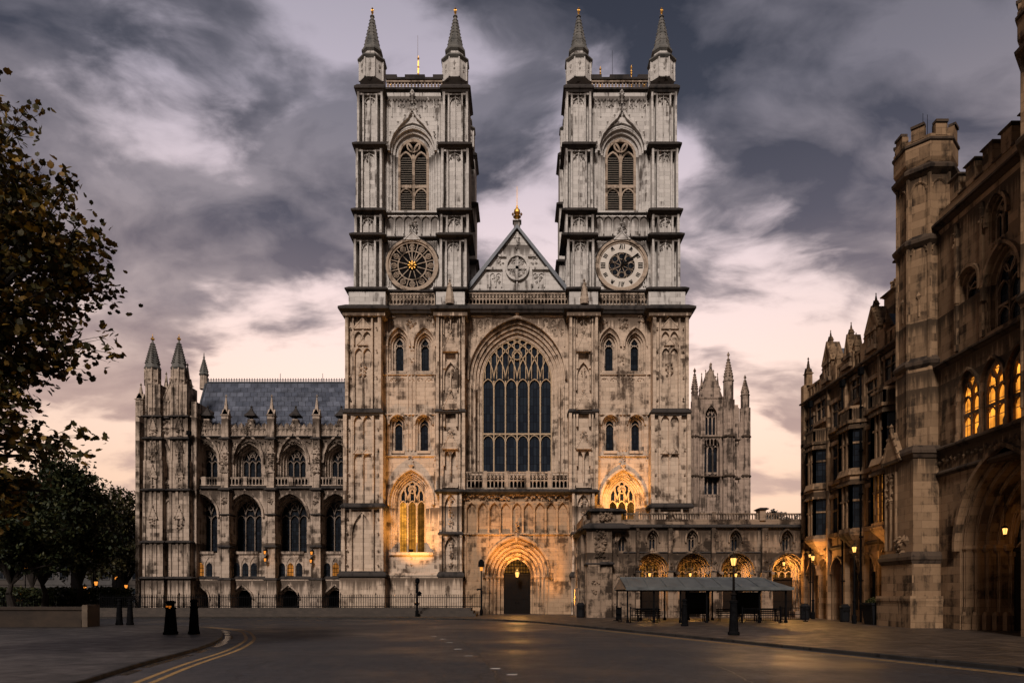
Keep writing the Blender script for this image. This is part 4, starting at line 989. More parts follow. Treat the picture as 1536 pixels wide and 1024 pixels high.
for p in (309.5, 375.5, 442.5, 511):                        # little roofed ventilators on the parapet
    o = MB(); x, y = X(p), YN + .3
    o.box(x - .32, x + .32, y - .3, y + .3, Z(645), Z(628)); o.gablet(x, Z(640), .9, .7, y - .45, y, False, .12); o.m = 1
    o.lathe(x, y, [(.82, Z(624)), (.78, Z(622.5)), (.30, Z(616)), (.14, Z(612)), (.03, Z(608))], 4); o.box(x - .12, x + .12, y - .12, y + .12, Z(629), Z(622)); o.blob(x, y, Z(609), .14, 1.4)
    o.build('ventilator', [M['wing'], M['ledge']], wing)
r = MB(); yr = 80.5; zr = PZ(574, yr); ze = Z(640)            # hipped roof
xe0, xr0, x1 = X(287), PX(309, yr), wx1
r.add([(xe0,72.6,ze),(x1,72.6,ze),(x1,yr,zr),(xr0,yr,zr),(xe0,88,ze),(x1,88,ze)], [(0,1,2,3),(0,3,4),(3,2,5,4)])
rf = r.build('roof', M['slate'], wing)
o = MB(); o.tube((xr0, yr, zr), (x1, yr, zr), .16, .16, 6); o.tube((xe0, 72.6, ze), (xr0, yr, zr), .13, .13, 6)
for i in range(64):
    x = xr0 + .3 + (x1 - xr0 - .4)*i/63; o.box(x - .035, x + .035, yr - .03, yr + .03, zr + .1, zr + .42); o.blob(x, yr, zr + .46, .085, 1.3)
o.box(xr0, x1, yr - .03, yr + .03, zr + .28, zr + .34)
for p in (420.5, 484): o.tube((PX(p, yr), yr, zr), (PX(p, yr), yr, zr + 1.1), .04, .03, 5)
o.build('ridge_crest', M['lead'], rf)
o = MB(); x = PX(306, yr); Zr = lambda q: PZ(q, yr); kk = yr/F
o.lathe(x, yr, [(6*kk, Zr(584)), (5.6*kk, Zr(563))], 8); o.m = 1; o.lathe(x, yr, [(5.8*kk, Zr(564)), (7.2*kk, Zr(562)), (6.2*kk, Zr(560)), (1*kk, Zr(537)), (.4*kk, Zr(529))], 8)
for i in range(1, 7):
    for a in range(8): o.blob(x + (6*(1-i/7.5))*kk*cos(a*pi/4 + pi/8), yr + (6*(1-i/7.5))*kk*sin(a*pi/4 + pi/8), Zr(560 - 24*i/7.5), .13, 1.2)
o.blob(x, yr, Zr(536), .16); o.build('roof_turret', [M['wing'], M['leadspire']], wing)
# the twin turreted end block
E = MB(); D = MB(); YE = 70.4; X = lambda p: PX(p, YE); Z = lambda q: PZ(q, YE); k = YE/F
E.wall(X(214), X(276), Z(733), Z(625), YE + .6, 73, [(X(239.5), 12*k, Z(718), Z(685), 22*k)])
E.orders(X(239.5), Z(685), 8*k, 15*k, Z(718), .14, 2, YE + .6, 71.6)
hh = [(X(226.5), Z(688)), (X(228), Z(676)), (X(234), Z(663)), (X(239.5), Z(654))]; E.line(hh, .18, YE + .35, YE + .7); E.line([(2*X(239.5) - x, z) for x, z in hh], .18, YE + .35, YE + .7)
E.foliage(X(239), Z(725), .8, .35, YE + .5, R, 16); E.foliage(X(239), Z(638), .55, .6, YE + .55, R, 18)
E.wall(X(211), X(278), .1, Z(733), YE + .35, 73, [])
E.panels(X(222), X(257), Z(795), Z(748), 3, YE + .2, YE + .5, .10); E.panels(X(222), X(256), Z(862), Z(816), 3, YE + .2, YE + .5, .12)
E.foliage(X(238), Z(752), .45, .6, YE + .3, R, 16); E.foliage(X(235), Z(800), .4, .5, YE + .3, R, 14)
E.box(X(210), X(284), 71.2, 79, .1, Z(620)); E.box(X(283.5), X(291), 70.9, 79, .1, Z(600))
E.gablet(X(249.5), Z(622), 2.9, 3.6, YE + .75, YE + 2, True, .22); E.panels(X(243), X(256), Z(618), Z(597), 3, YE + .7, YE + 1, .09)
for p0, p1 in ((204, 219), (257, 282)):
    pass
for tx, w in ((229, 11.2), (268.5, 11.6)):                  # two stepped turrets
    for ww, q0, q1, Y in ((w, 576, 622, YE + .3), (w + 1.2, 625, 655, YE + .15), (w + 1.8, 657, 690, YE), (w + 3, 690, 733, YE - .15), (w + 3.4, 736, 811, YE - .3), (w + 4, 814, 864, YE - .45), (w + 5.5, 870, 926, YE - .7)):
        x0, x1 = PX(tx - ww, Y), PX(tx + ww, Y)
        E.box(x0, x1, Y + .12, 73, max(.1, PZ(q1, Y)), PZ(q0, Y))
        for u0 in (0, .33, .56, .88): E.box(x0 + u0*(x1-x0), x0 + (u0 + .12)*(x1-x0), Y, Y + .2, max(.1, PZ(q1, Y)), PZ(q0, Y))
        if 600 < q0 < 800:
            E.gablet((x0+x1)/2, PZ((q0+q1)/2 + 4, Y), (x1-x0)*.42, 1.2, Y - .12, Y + .2, True, .12); E.foliage((x0+x1)/2, PZ((q0+q1)/2 + 8, Y), .35, .8, Y, R, 12)
    for ww, q, Y, e in ((w, 622, YE + .3, .3), (w + 1.5, 655, YE, .22), (w + 3, 732, YE - .2, .28), (w + 3.6, 810, YE - .35, .25), (w + 4.6, 864, YE - .5, .3)): D.drip(PX(tx - ww, Y), PX(tx + ww, Y), Y, 72.8, PZ(q + 5, Y), PZ(q, Y), e)
D.drip(X(214), X(276), YE + .6, 72, Z(627), Z(622), .2); D.drip(X(214), X(276), YE + .4, 72, Z(737), Z(732), .2); D.drip(X(211), X(278), YE + .3, 72, Z(816), Z(811), .2); D.drip(X(211), X(278), YE + .1, 72, Z(870), Z(864), .25)
E.box(X(211), X(278), YE + .1, 71, .1, Z(868))
for (px, w0, q0, q1, Y) in ((206.5, 5, 600, 926, 72.5), (287, 5, 612, 926, 71.4)): E.pb(px - w0/2 - 1, px + w0/2, q0, q1, Y, 75)
for px, qs, qt, Y in ((211.5, 600, 575, 72.0), (281.5, 578, 545, 73.0), (249.5, 590, 558, 76.0)):
    E.pinnacle(PX(px, Y), Y, PZ(625, Y), PZ(qs, Y), PZ(qt, Y), .72)
eb = E.build('end_block', M['wing'], wing); D.build('string_course', M['ledge'], eb)
window(wing, X(239.5), Z(685), 8*k, 15*k, Z(717), 71.6 - .0, 2, .14, 'glass', (), 'wing')
for tx in (229, 268.5):
    o = MB(); Y = YE + 1.1; x = PX(tx, Y); kk = Y/F; Zt = lambda q: PZ(q, Y)
    o.lathe(x, Y, [(11.5*kk, Zt(579)), (10.6*kk, Zt(575)), (10.2*kk, Zt(554))], 8)
    for a in range(8): t = pi/8 + a*pi/4; o.tube((x + 10.4*kk*cos(t), Y + 10.4*kk*sin(t), Zt(577)), (x + 10.4*kk*cos(t), Y + 10.4*kk*sin(t), Zt(554)), .08, .08, 5); o.blob(x + 9.6*kk*cos(t + pi/8), Y + 9.6*kk*sin(t + pi/8), Zt(571), .18, 1.8)
    o.m = 1; o.lathe(x, Y, [(10.4*kk, Zt(556)), (12*kk, Zt(553)), (10*kk, Zt(549)), (1.4*kk, Zt(513)), (.9*kk, Zt(510))], 8)
    for i in range(1, 10):
        for a in range(8): q = 10.2 - 8.8*i/10; o.blob(x + q*kk*cos(a*pi/4 + pi/8), Y + q*kk*sin(a*pi/4 + pi/8), Zt(549 - 36*i/10), .14, 1.2)
    o.m = 2; o.ball(x, Y, Zt(508.5), .2, .8, 6); o.tube((x, Y, Zt(508)), (x, Y, Zt(501)), .05, .02, 5); o.blob(x, Y, Zt(505.5), .1)
    o.build('spire', [M['wing'], M['leadspire'], M['gold']], wing)
# ================================================================ pinnacled tower behind, on the right
YR = 86.0; X = lambda p: PX(p, YR); Z = lambda q: PZ(q, YR); k = YR/F
rear = thing('pinnacled_tower', 'slender pinnacled stone tower rising behind the abbey and the low porch range', 'tower', (X(1080), YR, 0))
A = MB(); D = MB()
A.wall(X(1042), X(1092), Z(656), Z(596), YR, 88, [(X(1067), 9*k, Z(652), Z(624), 16*k)])
A.wall(X(1042), X(1092), Z(790), Z(656), YR, 88, [(X(1067), 12.5*k, Z(741), Z(669), 9*k)])
A.box(X(1042), X(1092), YR - .01, 88, .1, Z(790)); A.box(X(1043), X(1116), YR + 1.9, 97, .1, Z(605))
A.gablet(X(1067), Z(612), 3.6, 5.2, YR + .1, YR + 2.5, True, .25)
for dx, q in ((-12, 556), (12, 556), (-6, 551), (6, 551), (0, 544)): A.pinnacle(X(1067 + dx), YR + .8, Z(592), Z(582 - 4*(q < 556)), Z(q), .55)
for p in (1046, 1050, 1055, 1081, 1085): A.box(X(p) - .09, X(p) + .09, YR - .15, YR + .1, Z(768), Z(600))
A.panels(X(1054), X(1081), Z(668), Z(657), 5, YR - .1, YR + .1, .09); A.panels(X(1054), X(1081), Z(770), Z(742), 5, YR - .1, YR + .1, .09)
for j in range(16): A.blob(X(1048 + j*2.4), YR, Z(597), .16, 1.3)
for px, r, qs, qt, Y in ((1092.5, 8.2, 600, 532, YR - .4), (1117.5, 7.0, 612, 566, YR + 7), (1042, 5.5, 612, 556, YR - .2)):
    x = PX(px, Y); kk = Y/F; A.lathe(x, Y, [(r*1.05*kk, .1), (r*1.05*kk, PZ(655, Y)), (r*kk, PZ(655, Y)), (r*kk, PZ(qs, Y))], 8)
    for a in range(8): t = pi/8 + a*pi/4; A.tube((x + r*kk*cos(t), Y + r*kk*sin(t), PZ(770, Y)), (x + r*kk*cos(t), Y + r*kk*sin(t), PZ(qs, Y)), .10, .10, 5)
    A.lathe(x, Y, [(r*.9*kk, PZ(qs, Y)), (r*.9*kk, PZ(qs - (qs - qt)*.42, Y))], 8); A.lathe(x, Y, [(r*1.05*kk, PZ(qs - (qs-qt)*.41, Y)), (r*.85*kk, PZ(qs - (qs-qt)*.46, Y)), (.3*kk, PZ(qt + 1, Y))], 8)
    for i in range(1, 8):
        for a in range(8): q = r*.85*(1 - i/8.2); A.blob(x + q*kk*cos(a*pi/4), Y + q*kk*sin(a*pi/4), PZ(qs - (qs-qt)*(.46 + .5*i/8.2), Y), .16, 1.3)
    A.blob(x, Y, PZ(qt, Y), .2, 2)
    for q in (655, 714): D.mark(); D.lathe(x, Y, [(r*1.05*kk, PZ(q + 3, Y)), (r*1.3*kk, PZ(q + 1, Y)), (r*1.3*kk, PZ(q, Y)), (r*1.0*kk, PZ(q - 2.5, Y))], 8)
A.box(X(1099), X(1113), YR + 1.5, 96, .1, Z(602)); A.box(X(1108), 30.5, YR + 6.6, 97.5, .1, Z(613)); A.panels(X(1101), X(1111), Z(712), Z(660), 1, YR + 1.3, YR + 1.6, .12); A.panels(X(1101), X(1111), Z(768), Z(718), 1, YR + 1.3, YR + 1.6, .12)
for q in (654, 713): D.drip(X(1043), X(1091), YR, 88, Z(q + 3), Z(q), .22); D.drip(X(1098), X(1114), YR + 1.5, 95, Z(q + 3), Z(q), .2)
bo = A.build('wall', M['rear'], rear); D.build_each('string_course', M['brown_ledge'], bo)
I = MB(); I.box(X(1054), X(1081), YR + 1.2, YR + 1.4, Z(745), Z(604)); I.build('interior', M['black'], rear)
window(rear, X(1067), Z(624), 9*k, 16*k, Z(652), YR + .7, 3, .14, 'glass', (), 'rear')
for zs_, q1 in ((684, 702), (720, 740)): pass
window(rear, X(1067), Z(669), 12.5*k, 9*k, Z(741), YR + .8, 3, .17, 'glass', (Z(709),), 'rear')
# ================================================================ the low embattled porch range
YL = 58.0; X = lambda p: PX(p, YL); Z = lambda q: PZ(q, YL); k = YL/F
low = thing('porch_range', 'low blackened stone range with four lamplit arches and a pierced parapet', 'building', (X(1045), YL, 0))
A = MB(); D = MB(); x0, x1 = X(878), PX(1222, YL)
arcs = [977.6, 1039, 1105, 1181.5]
A.wall(x0, x1, .1, Z(828), YL, 59.8, [(X(p), 25*k, .1, Z(857), 27*k) for p in arcs])
A.wall(x0, x1, Z(828), Z(792), YL + .003, 59.8, [(X(p), 8.5*k, Z(826), Z(808), 13*k) for p in (933, 979, 1038, 1103, 1180)])
for p in arcs:
    A.orders(X(p), Z(857), 15.5*k, 16*k, .1, .135, 4, YL, 59.2, 10); A.band(X(p), Z(857), 25.3*k, 27.5*k, Z(860), .16, YL - .25, YL + .1, 10)
    A.blob(X(p), YL - .15, Z(826), .2, 1.6); A.foliage(X(p), Z(826), .2, .3, YL - .1, R, 8)
    for sg in (-1, 1): A.box(X(p) + sg*22*k - .14, X(p) + sg*22*k + .14, YL - .05, YL + .5, Z(861), Z(857)); A.box(X(p) + sg*20*k - .5, X(p) + sg*20*k + .5, YL - .1, 59.4, .1, .65)
for p in (933, 979, 1038, 1103, 1180):
    A.orders(X(p), Z(808), 5.2*k, 8.5*k, Z(826), .10, 2, YL, 58.5, 6); A.band(X(p), Z(808), 8.8*k, 13.4*k, Z(813), .13, YL - .16, YL + .05, 6); A.foliage(X(p), Z(798), .14, .3, YL - .03, R, 7)
for p, w in ((1006, 6), (1071, 6), (1148, 8.5), (957, 4)):
    A.pb(p - w/2, p + w/2, 792, 926, YL - .45, YL + .1); A.pb(p - w/2 - 1, p + w/2 + 1, 858, 926, YL - .6, YL + .05); A.foliage(X(p), Z(803), .13, .45, YL - .48, R, 10); A.foliage(X(p), Z(848), .2, .5, YL - .48, R, 10)
    D.drip(X(p - w/2), X(p + w/2), YL - .4, YL + .1, Z(859), Z(855), .15)
D.drip(x0, x1, YL, 60, Z(793), Z(786), .32)
for a, c in ((936, 956), (958, 1004), (1008, 1069), (1073, 1144)): D.drip(X(a), X(c), YL + .02, 58.4, Z(829.5), Z(827), .1)
A.box(x0, x1, YL + .05, 59.5, Z(787), Z(779)); 
for (a, c, n) in ((936, 954, 5), (958, 1004, 12), (1008, 1070, 16), (1074, 1138, 16), (1150, 1221, 18)): 
    b2 = balustrade(low, X(a), X(c), Z(779.3), Z(769), YL + .1, .22, n, 1, ('low',))
for p in (956, 1006, 1072): A.pb(p - 2, p + 2, 767, 780, YL - .02, YL + .5)
A.pb(1140, 1149, 764, 780, YL - .1, YL + .9); D.drip(X(1140), X(1149), YL - .1, YL + .9, Z(765), Z(761), .18)
# corner pier with its bold cornice
A.pb(880, 918, 795, 926, YL - .7, 60); A.pb(882, 900, 838, 926, YL - .95, 59); A.pb(903, 917, 858, 926, YL - .85, 59); A.pb(886, 932, 768, 786, YL - .45, 60)
D.pdrip(882, 934, 784, 797, YL - .55, 60, .5); D.pdrip(882, 918, 842, 848, YL - .8, 59.5, .2); D.pdrip(887, 932, 762, 769, YL - .5, 60, .3)
A.foliage(PX(899, YL), PZ(815, YL), .42, 1.3, YL - .75, R, 40); A.foliage(PX(908, YL), PZ(776, YL), .6, .3, YL - .65, R, 26); A.panels(PX(922, YL), PX(945, YL), Z(905), Z(862), 2, YL - .12, YL + .05, .12)
A.foliage(PX(891, YL), PZ(880, YL), .3, .6, YL - 1.0, R, 12)
A.panels(PX(926, YL), PX(942, YL), Z(832), Z(802), 1, YL - .12, YL + .05, .1)
# the return along its left end, towards the abbey
for j in range(6):
    yy = 58.8 + j*1.35; A.box(x0 - .28, x0 + .1, yy, yy + .3, .1, Z(800)); A.box(x0 - .45, x0 + .1, yy - .05, yy + .35, .1, 2.6)
A.box(x0 - .02, x0 + .6, 59.7, 66.7, .1, Z(770)); D.drip(x0 - .05, x0 + .6, 60, 66.6, Z(795), Z(786), .4)
A.box(x0 + .1, x1, 59.75, 66.5, Z(850), Z(784)); A.box(x0 + .1, x1, 60.0, 66.5, .1, Z(846))
lb = A.build('wall', M['low'], low); D.build('string_course', M['ledge'], lb)
for p in (933, 979, 1038, 1103, 1180): window(low, X(p), Z(808), 5.2*k, 8.5*k, Z(826), 58.5, 2, .07, 'glass', (), 'low')
for i, p in enumerate(arcs):
    o = MB(); c = X(p); a = 15.5*k; zs = Z(857); zt = Z(868)
    o.box(c - a, c - .02, 59.3, 59.42, .1, zt); o.box(c + .02, c + a, 59.3, 59.42, .1, zt); o.box(c - .03, c + .03, 59.34, 59.42, .1, zt); o.box(c - a, c + a, 59.2, 59.45, zt, zt + .16)
    for sg in (-1, 1):
        for z in (.5, 1.5): o.box(c + sg*.1, c + sg*(a - .1), 59.27, 59.31, z, z + .07)
    dd = o.build('door', M['wood'], low)
    o = MB(); o.ex([(c - a, zt + .1), (c + a, zt + .1)] + [(c + x, zs + z) for x, z in arch(a, a*1.05, 8)][::-1], 59.38, 59.42); o.m = 1
    o.tracery(c, zs, a, a*1.05, zt + .1, 59.24, 59.37, 3, .08); o.build('fanlight', [M['litdoor'], M['low']], dd)
o = MB(); o.lathe(PX(1010, 63), 63, [(4.2, PZ(768, 63)), (4.0, PZ(763, 63)), (1.6, PZ(752, 63)), (.4, PZ(750, 63))], 8)
o = MB()
pxx = PX(283.2, 70.3); o.tube((pxx, 70.3, .2), (pxx, 70.3, PZ(650, 70.3)), .09, .09, 6); o.box(pxx - .2, pxx + .2, 70.15, 70.5, PZ(652, 70.3), PZ(646, 70.3))
for q in (700, 760, 820, 880): o.box(pxx - .14, pxx + .14, 70.2, 70.45, PZ(q, 70.3), PZ(q - 1, 70.3))
o.build('downpipe', M['iron'], wing)
# ================================================================ terrace and gatehouse on the right
# both face the forecourt (-X); built facing -Y in their own frame and turned a quarter
XT = 24.1
def turned(name, label, cat, Y0):
    return thing(name, label, cat, (XT, Y0, 0), None, -pi/2)
YT0 = 57.6
ter = turned('terrace_house', 'long brown stone terrace with stacked bay windows, steep gables and slate roofs', 'building', YT0)
O0 = (0, 0, 0); R = random.Random(21)
A = MB(); D = MB(); LN = 14.6; D0 = 0.0
bx_ = [3.2, 9.0, 13.5]; fl_ = [0.9, 6.1, 11.3]
AR = lambda c, a, sill, zs: (c, a, sill, zs, a*1.15)
ground = [(1.5, .62), (3.6, .8), (5.9, .75), (8.0, .95), (10.4, .75), (12.8, .9)]
A.wall(0, LN, .1, 5.6, 0, 1.2, [(c, a + .22, .1, 3.7, (a + .22)*1.15) for c, a in ground])
for c, a in ground: A.orders(c, 3.7, a, a*1.15, .1, .11, 2, 0, .7, 7); A.band(c, 3.7, a + .23, (a + .23)*1.15, 3.6, .12, -.16, .1, 7)
A.wall(0, LN, 5.6, 18.2, 0, 1.2, [])
def flatwin(c, z0, z1, w=.85):
    f = MB(); t = .13
    f.box(c - w - .2, c - w, -.14, .1, z0, z1); f.box(c + w, c + w + .2, -.14, .1, z0, z1); f.box(c - w - .3, c + w + .3, -.22, .1, z1, z1 + .28); f.box(c - w - .35, c + w + .35, -.3, .1, z0 - .3, z0)
    f.box(c - t/2, c + t/2, -.12, .1, z0, z1); f.box(c - w, c + w, -.115, .1, z0 + (z1 - z0)*.62, z0 + (z1 - z0)*.62 + .13)
    o = f.build('window', M['brown_trim'], ter, O0); g = MB(); g.box(c - w, c + w, -.05, -.02, z0, z1); g.build('glass', M['glass'], o, O0)
for c in fl_:
    for z0, z1 in ((6.7, 9.4), (10.7, 13.4), (14.7, 16.6)): flatwin(c, z0, z1)
def oriel(c, w, tiers, warm=()):
    b = MB(); pr = 1.0; s = .55
    def ringp(e, y): return [(c - w - e, .05), (c - w + s - e*.6, -pr - e), (c + w - s + e*.6, -pr - e), (c + w + e, .05)]
    def slabz(e0, e1, z0, z1):
        P, Q = ringp(e0, 0), ringp(e1, 0); V = [(x, y, z0) for x, y in P] + [(x, y, z1) for x, y in Q]
        b.add(V, [(0,1,5,4),(1,2,6,5),(2,3,7,6),(3,2,1,0),(4,5,6,7)])
    zb = tiers[0][0]
    slabz(-.75, -.35, zb - 1.5, zb - .95); slabz(-.35, .05, zb - .95, zb - .5); slabz(.05, .10, zb - .5, zb - .3); slabz(.02, .02, zb - .3, zb)
    G = []
    for i, (z0, z1) in enumerate(tiers):
        nz = tiers[i+1][0] if i + 1 < len(tiers) else z1 + .5
        slabz(0, 0, z1, nz - .35); slabz(.16, .16, z1 + .02, z1 + .2); slabz(.16, .02, nz - .5, nz - .02)
        P = ringp(0, 0); seg = [(P[0], P[1]), (P[1], P[2]), (P[2], P[3])]
        for (a, d), m in zip(seg, (1, 3, 1)):
            for j in range(m + 1):
                t = j/m; x, y = a[0] + (d[0]-a[0])*t, a[1] + (d[1]-a[1])*t; b.box(x - .09, x + .09, y - .02, y + .16, z0 - .02, z1 + .02)
            tz = z0 + (z1 - z0)*.62; V = [(a[0], a[1], tz), (d[0], d[1], tz), (d[0], d[1] + .15, tz), (a[0], a[1] + .15, tz)]
            b.add(V + [(x, y, z + .14) for x, y, z in V], [(0,1,5,4),(4,5,6,7),(3,2,1,0)])
        G.append((z0, z1))
    zt = tiers[-1][1] + .5                                # balcony with pierced front over the bay
    slabz(.2, .2, zt - .1, zt + .12); slabz(.05, .05, zt + .95, zt + 1.12)
    P = ringp(.03, 0)
    for a, d in ((P[0], P[1]), (P[1], P[2]), (P[2], P[3])):
        for j in range(9): t = j/8; b.box(a[0] + (d[0]-a[0])*t - .045, a[0] + (d[0]-a[0])*t + .045, a[1] + (d[1]-a[1])*t, a[1] + (d[1]-a[1])*t + .12, zt + .1, zt + .97)
    o = b.build('bay_window', M['brown'], ter, O0)
    for i, (z0, z1) in enumerate(G):
        g = MB(); P = [(c - w + .08, .05), (c - w + s + .05, -pr + .1), (c + w - s - .05, -pr + .1), (c + w - .08, .05)]
        g.add([(x, y, z0) for x, y in P] + [(x, y, z1) for x, y in P], [(0,1,5,4),(1,2,6,5),(2,3,7,6)]); g.build('glass', M['litdim' if i in warm else 'glass'], o, O0)
oriel(bx_[0], 1.25, ((6.7, 9.5), (10.8, 13.4))); oriel(bx_[1], 1.35, ((6.7, 9.7), (10.9, 13.6))); oriel(bx_[2], 1.3, ((6.7, 9.7), (10.9, 13.6)), (0,))
for c in bx_: flatwin(c, 15.9, 17.4, .7)
for z, h, e in ((5.45, .3, .22), (9.95, .24, .16), (14.05, .24, .16), (17.9, .45, .4)): D.drip(0, LN, 0, 1.1, z, z + h, e)
A.box(.02, LN, .02, .5, 18.2, 18.5)
for j in range(24): A.box(.1 + j*.6, .42 + j*.6, .05, .4, 18.5, 19.2)
A.box(0, LN, .03, .42, 19.2, 19.4)
for c in (.25, 4.6, 7.4, 10.2, 12.2): A.box(c - .13, c + .13, -.28, .1, .1, 18)
A.box(-.25, .3, -.3, .9, .1, 19.6); A.pinnacle(.05, .2, 19.4, 20.6, 22.0, .5)
def dormer(c, w, zt):
    A.ex([(c - w, 18.2), (c + w, 18.2), (c + w, 19.6), (c + w*.55, 19.7), (c + w*.5, zt - 1.4), (c, zt), (c - w*.5, zt - 1.4), (c - w*.55, 19.7), (c - w, 19.6)], -.06, .8)
    A.line([(c - w*.55, zt - 1.5), (c, zt + .1), (c + w*.55, zt - 1.5)], .22, -.16, .9)
    for sg in (-1, 1): A.pinnacle(c + sg*w*.8, .25, 19.3, 20.0, 21.0, .32, False)
    A.pinnacle(c, .2, zt - .3, zt + .3, zt + 1.1, .3, False)
    for i in range(5):
        for sg in (-1, 1): A.blob(c + sg*w*.52*(1 - i/5), 0, zt - 1.4 + 1.4*i/5 + .2, .11, 1.3)
    flatw.append((c, zt))
flatw = []
dormer(4.2, 1.4, 21.6); dormer(11.0, 1.6, 21.5); dormer(7.5, .8, 20.9)
for c, zt in flatw: flatwin(c, 18.9, min(zt - 1.6, 20.6), .32)
I = MB(); I.box(.02, LN, .75, 12, .1, 18.3); I.build('interior', M['black'], ter, O0)
wb = A.build('wall', M['brown'], ter, O0); D.build_each('string_course', M['brown_ledge'], wb, O0)
for c in (7.45, 10.15, 1.9):
    o = MB(); o.tube((c, -.42, .1), (c, -.42, 17.6), .07, .07, 6); o.box(c - .18, c + .18, -.55, -.25, 17.3, 17.8)
    for z in (3, 6, 9, 12, 15): o.box(c - .11, c + .11, -.5, -.25, z, z + .08)
    o.build('downpipe', M['iron'], ter, O0)
r = MB(); r.add([(-.1, .6, 18.5), (LN + .2, .6, 18.5), (LN + .2, 5.6, 22.9), (1.6, 5.6, 22.9), (-.1, 11, 18.5), (LN + .2, 11, 18.5)], [(0,1,2,3),(0,3,4),(3,2,5,4)])
for c, w, zt in ((4.2, .8, 21.3), (11.0, .9, 21.2)): r.add([(c - w*1.2, .7, zt - 2.0), (c, .7, zt), (c + w*1.2, .7, zt - 2.0), (c, 4.6, zt)], [(0,1,3),(1,2,3)])
rf = r.build('roof', M['slate'], ter, O0)
for c, zt in ((8.6, 23.6), (13.6, 23.4)):
    ch = MB(); ch.box(c - .7, c + .7, 2.4, 3.4, 20, zt); ch.drip(c - .7, c + .7, 2.4, 3.4, zt - .1, zt + .25, .2)
    for j in (-.4, .1, .5): ch.lathe(c + j, 2.9, [(.2, zt + .2), (.16, zt + .9), (.22, zt + .95), (.2, zt + 1.05)], 8)
    ch.build('chimney', M['brown'], rf, O0)
for c, a in ground:
    o = MB(); o.ex([(c - a, .1), (c + a, .1)] + [(c + x, 3.7 + z) for x, z in arch(a, a*1.15, 7)][::-1], .62, .66); lit = c in (5.9, 12.8, 10.4)
    o.m = 1; o.tracery(c, 3.7, a, a*1.15, .9, .5, .6, 2, .09); o.box(c - a, c + a, .45, .6, .1, .9)
    o.build('ground_window', [M['litdim' if c == 5.9 else 'glass'], M['brown_trim']], ter, O0)
# ---------------------------------------------------------------- gatehouse
YG0 = 43.0
gate = turned('gatehouse', 'dark brown crenellated gatehouse with an octagonal corner turret, lit upper windows and deep pointed gate', 'gatehouse', YG0)
A = MB(); D = MB(); LG = 31.0
lx = lambda Y: YG0 - Y
KP = MB()
gc = lx(33.9); ga, gh = 2.25, 3.35
A.wall(0, LG, .1, 9.0, 0, 2.4, [(gc, ga + 5*.25, .1, 4.6, gh + 5*.25*1.12)])
A.orders(gc, 4.6, ga, gh, .1, .25, 5, 0, 2.2, 12); A.band(gc, 4.6, ga + 1.27, gh + 1.43, 4.4, .2, -.3, .1, 12)
for sg in (-1, 1):
    for j in range(5): A.drip(gc + sg*(ga + .12 + .25*j) - .12, gc + sg*(ga + .12 + .25*j) + .12, 1.7 - j*.38, 1.95 - j*.38, 4.35, 4.7, .08); A.lathe(gc + sg*(ga + .12 + .25*j), 1.75 - j*.38, [(.2, .1), (.2, .9), (.12, 1.1)], 6)
A.wall(0, LG, 9.0, 10.2, 0, 2.4, [])
litw = [lx(36.6), lx(34.7), lx(32.8)]
A.wall(0, LG, 10.2, 15.0, 0, 2.4, [(c, .88, 10.55, 12.6, 1.45) for c in litw])
upper = [(lx(36.6), .62, 17.9, 20.2, .95), (lx(34.0), .98, 15.6, 17.9, 1.5)]
A.wall(0, LG, 15.0, 19.5, 0, 2.4, [(lx(36.6), .86, 17.9, 19.5 - .9, .9), (lx(34.0), 1.25, 15.5, 17.7, 1.79)])
A.wall(0, LG, 19.5, 23.4, 0, 2.4, [(lx(34.4), .70, 19.95, 21.2, 1.0)])
for c in litw: A.orders(c, 12.6, .80, 1.35, 10.55, .08, 1, 0, .26, 8); A.band(c, 12.6, .89, 1.47, 12.4, .13, -.18, .1, 8)
for c in (litw[0] - .95, (litw[0]+litw[1])/2, (litw[1]+litw[2])/2): A.lathe(c, -.05, [(.16, 10.3), (.16, 10.7), (.09, 10.9), (.09, 12.3), (.17, 12.6)], 8)
A.orders(lx(36.6), 18.6, .60, .7, 17.9, .13, 2, 0, .42, 8); A.band(lx(36.6), 18.6, .87, .93, 18.0, .14, -.2, .1, 8)
A.orders(lx(34.0), 17.7, .93, 1.4, 15.5, .16, 2, 0, .45, 8); A.band(lx(34.0), 17.7, 1.26, 1.80, 17.2, .16, -.24, .1, 8)
A.orders(lx(34.4), 21.2, .5, .75, 19.95, .10, 2, 0, .38, 8); A.band(lx(34.4), 21.2, .71, 1.0, 20.9, .14, -.2, .1, 8)
A.foliage(lx(34.4), 19.6, .4, .25, -.05, R, 14)
for j in range(86): A.blob(.4 + j*.35, -.02, 9.55 + .12*(j % 2), .15, 1.2)
for c in (lx(37.6), lx(35.5), lx(32.2)): A.box(c - .09, c + .09, -.15, .1, 15.4, 22.4); A.foliage(c, 21.6, .16, .5, -.14, R, 8)
for z, h, e in ((8.75, .35, .22), (10.1, .4, .30), (14.9, .42, .34), (22.9, .5, .42)): D.drip(0, LG, 0, 1.5, z, z + h, e)
for j in range(20):
    x = 4.7 + j*1.35; A.box(x, x + .75, .02, .55, 24.0, 25.05); KP.drip(x, x + .75, .02, .55, 25.03, 25.25, .1)
A.box(.5, LG, .06, .5, 23.35, 24.0)
for j in range(19): x = 4.75 + j*1.35; KP.drip(x + .72, x + 1.3, .06, .5, 23.98, 24.14, .08)
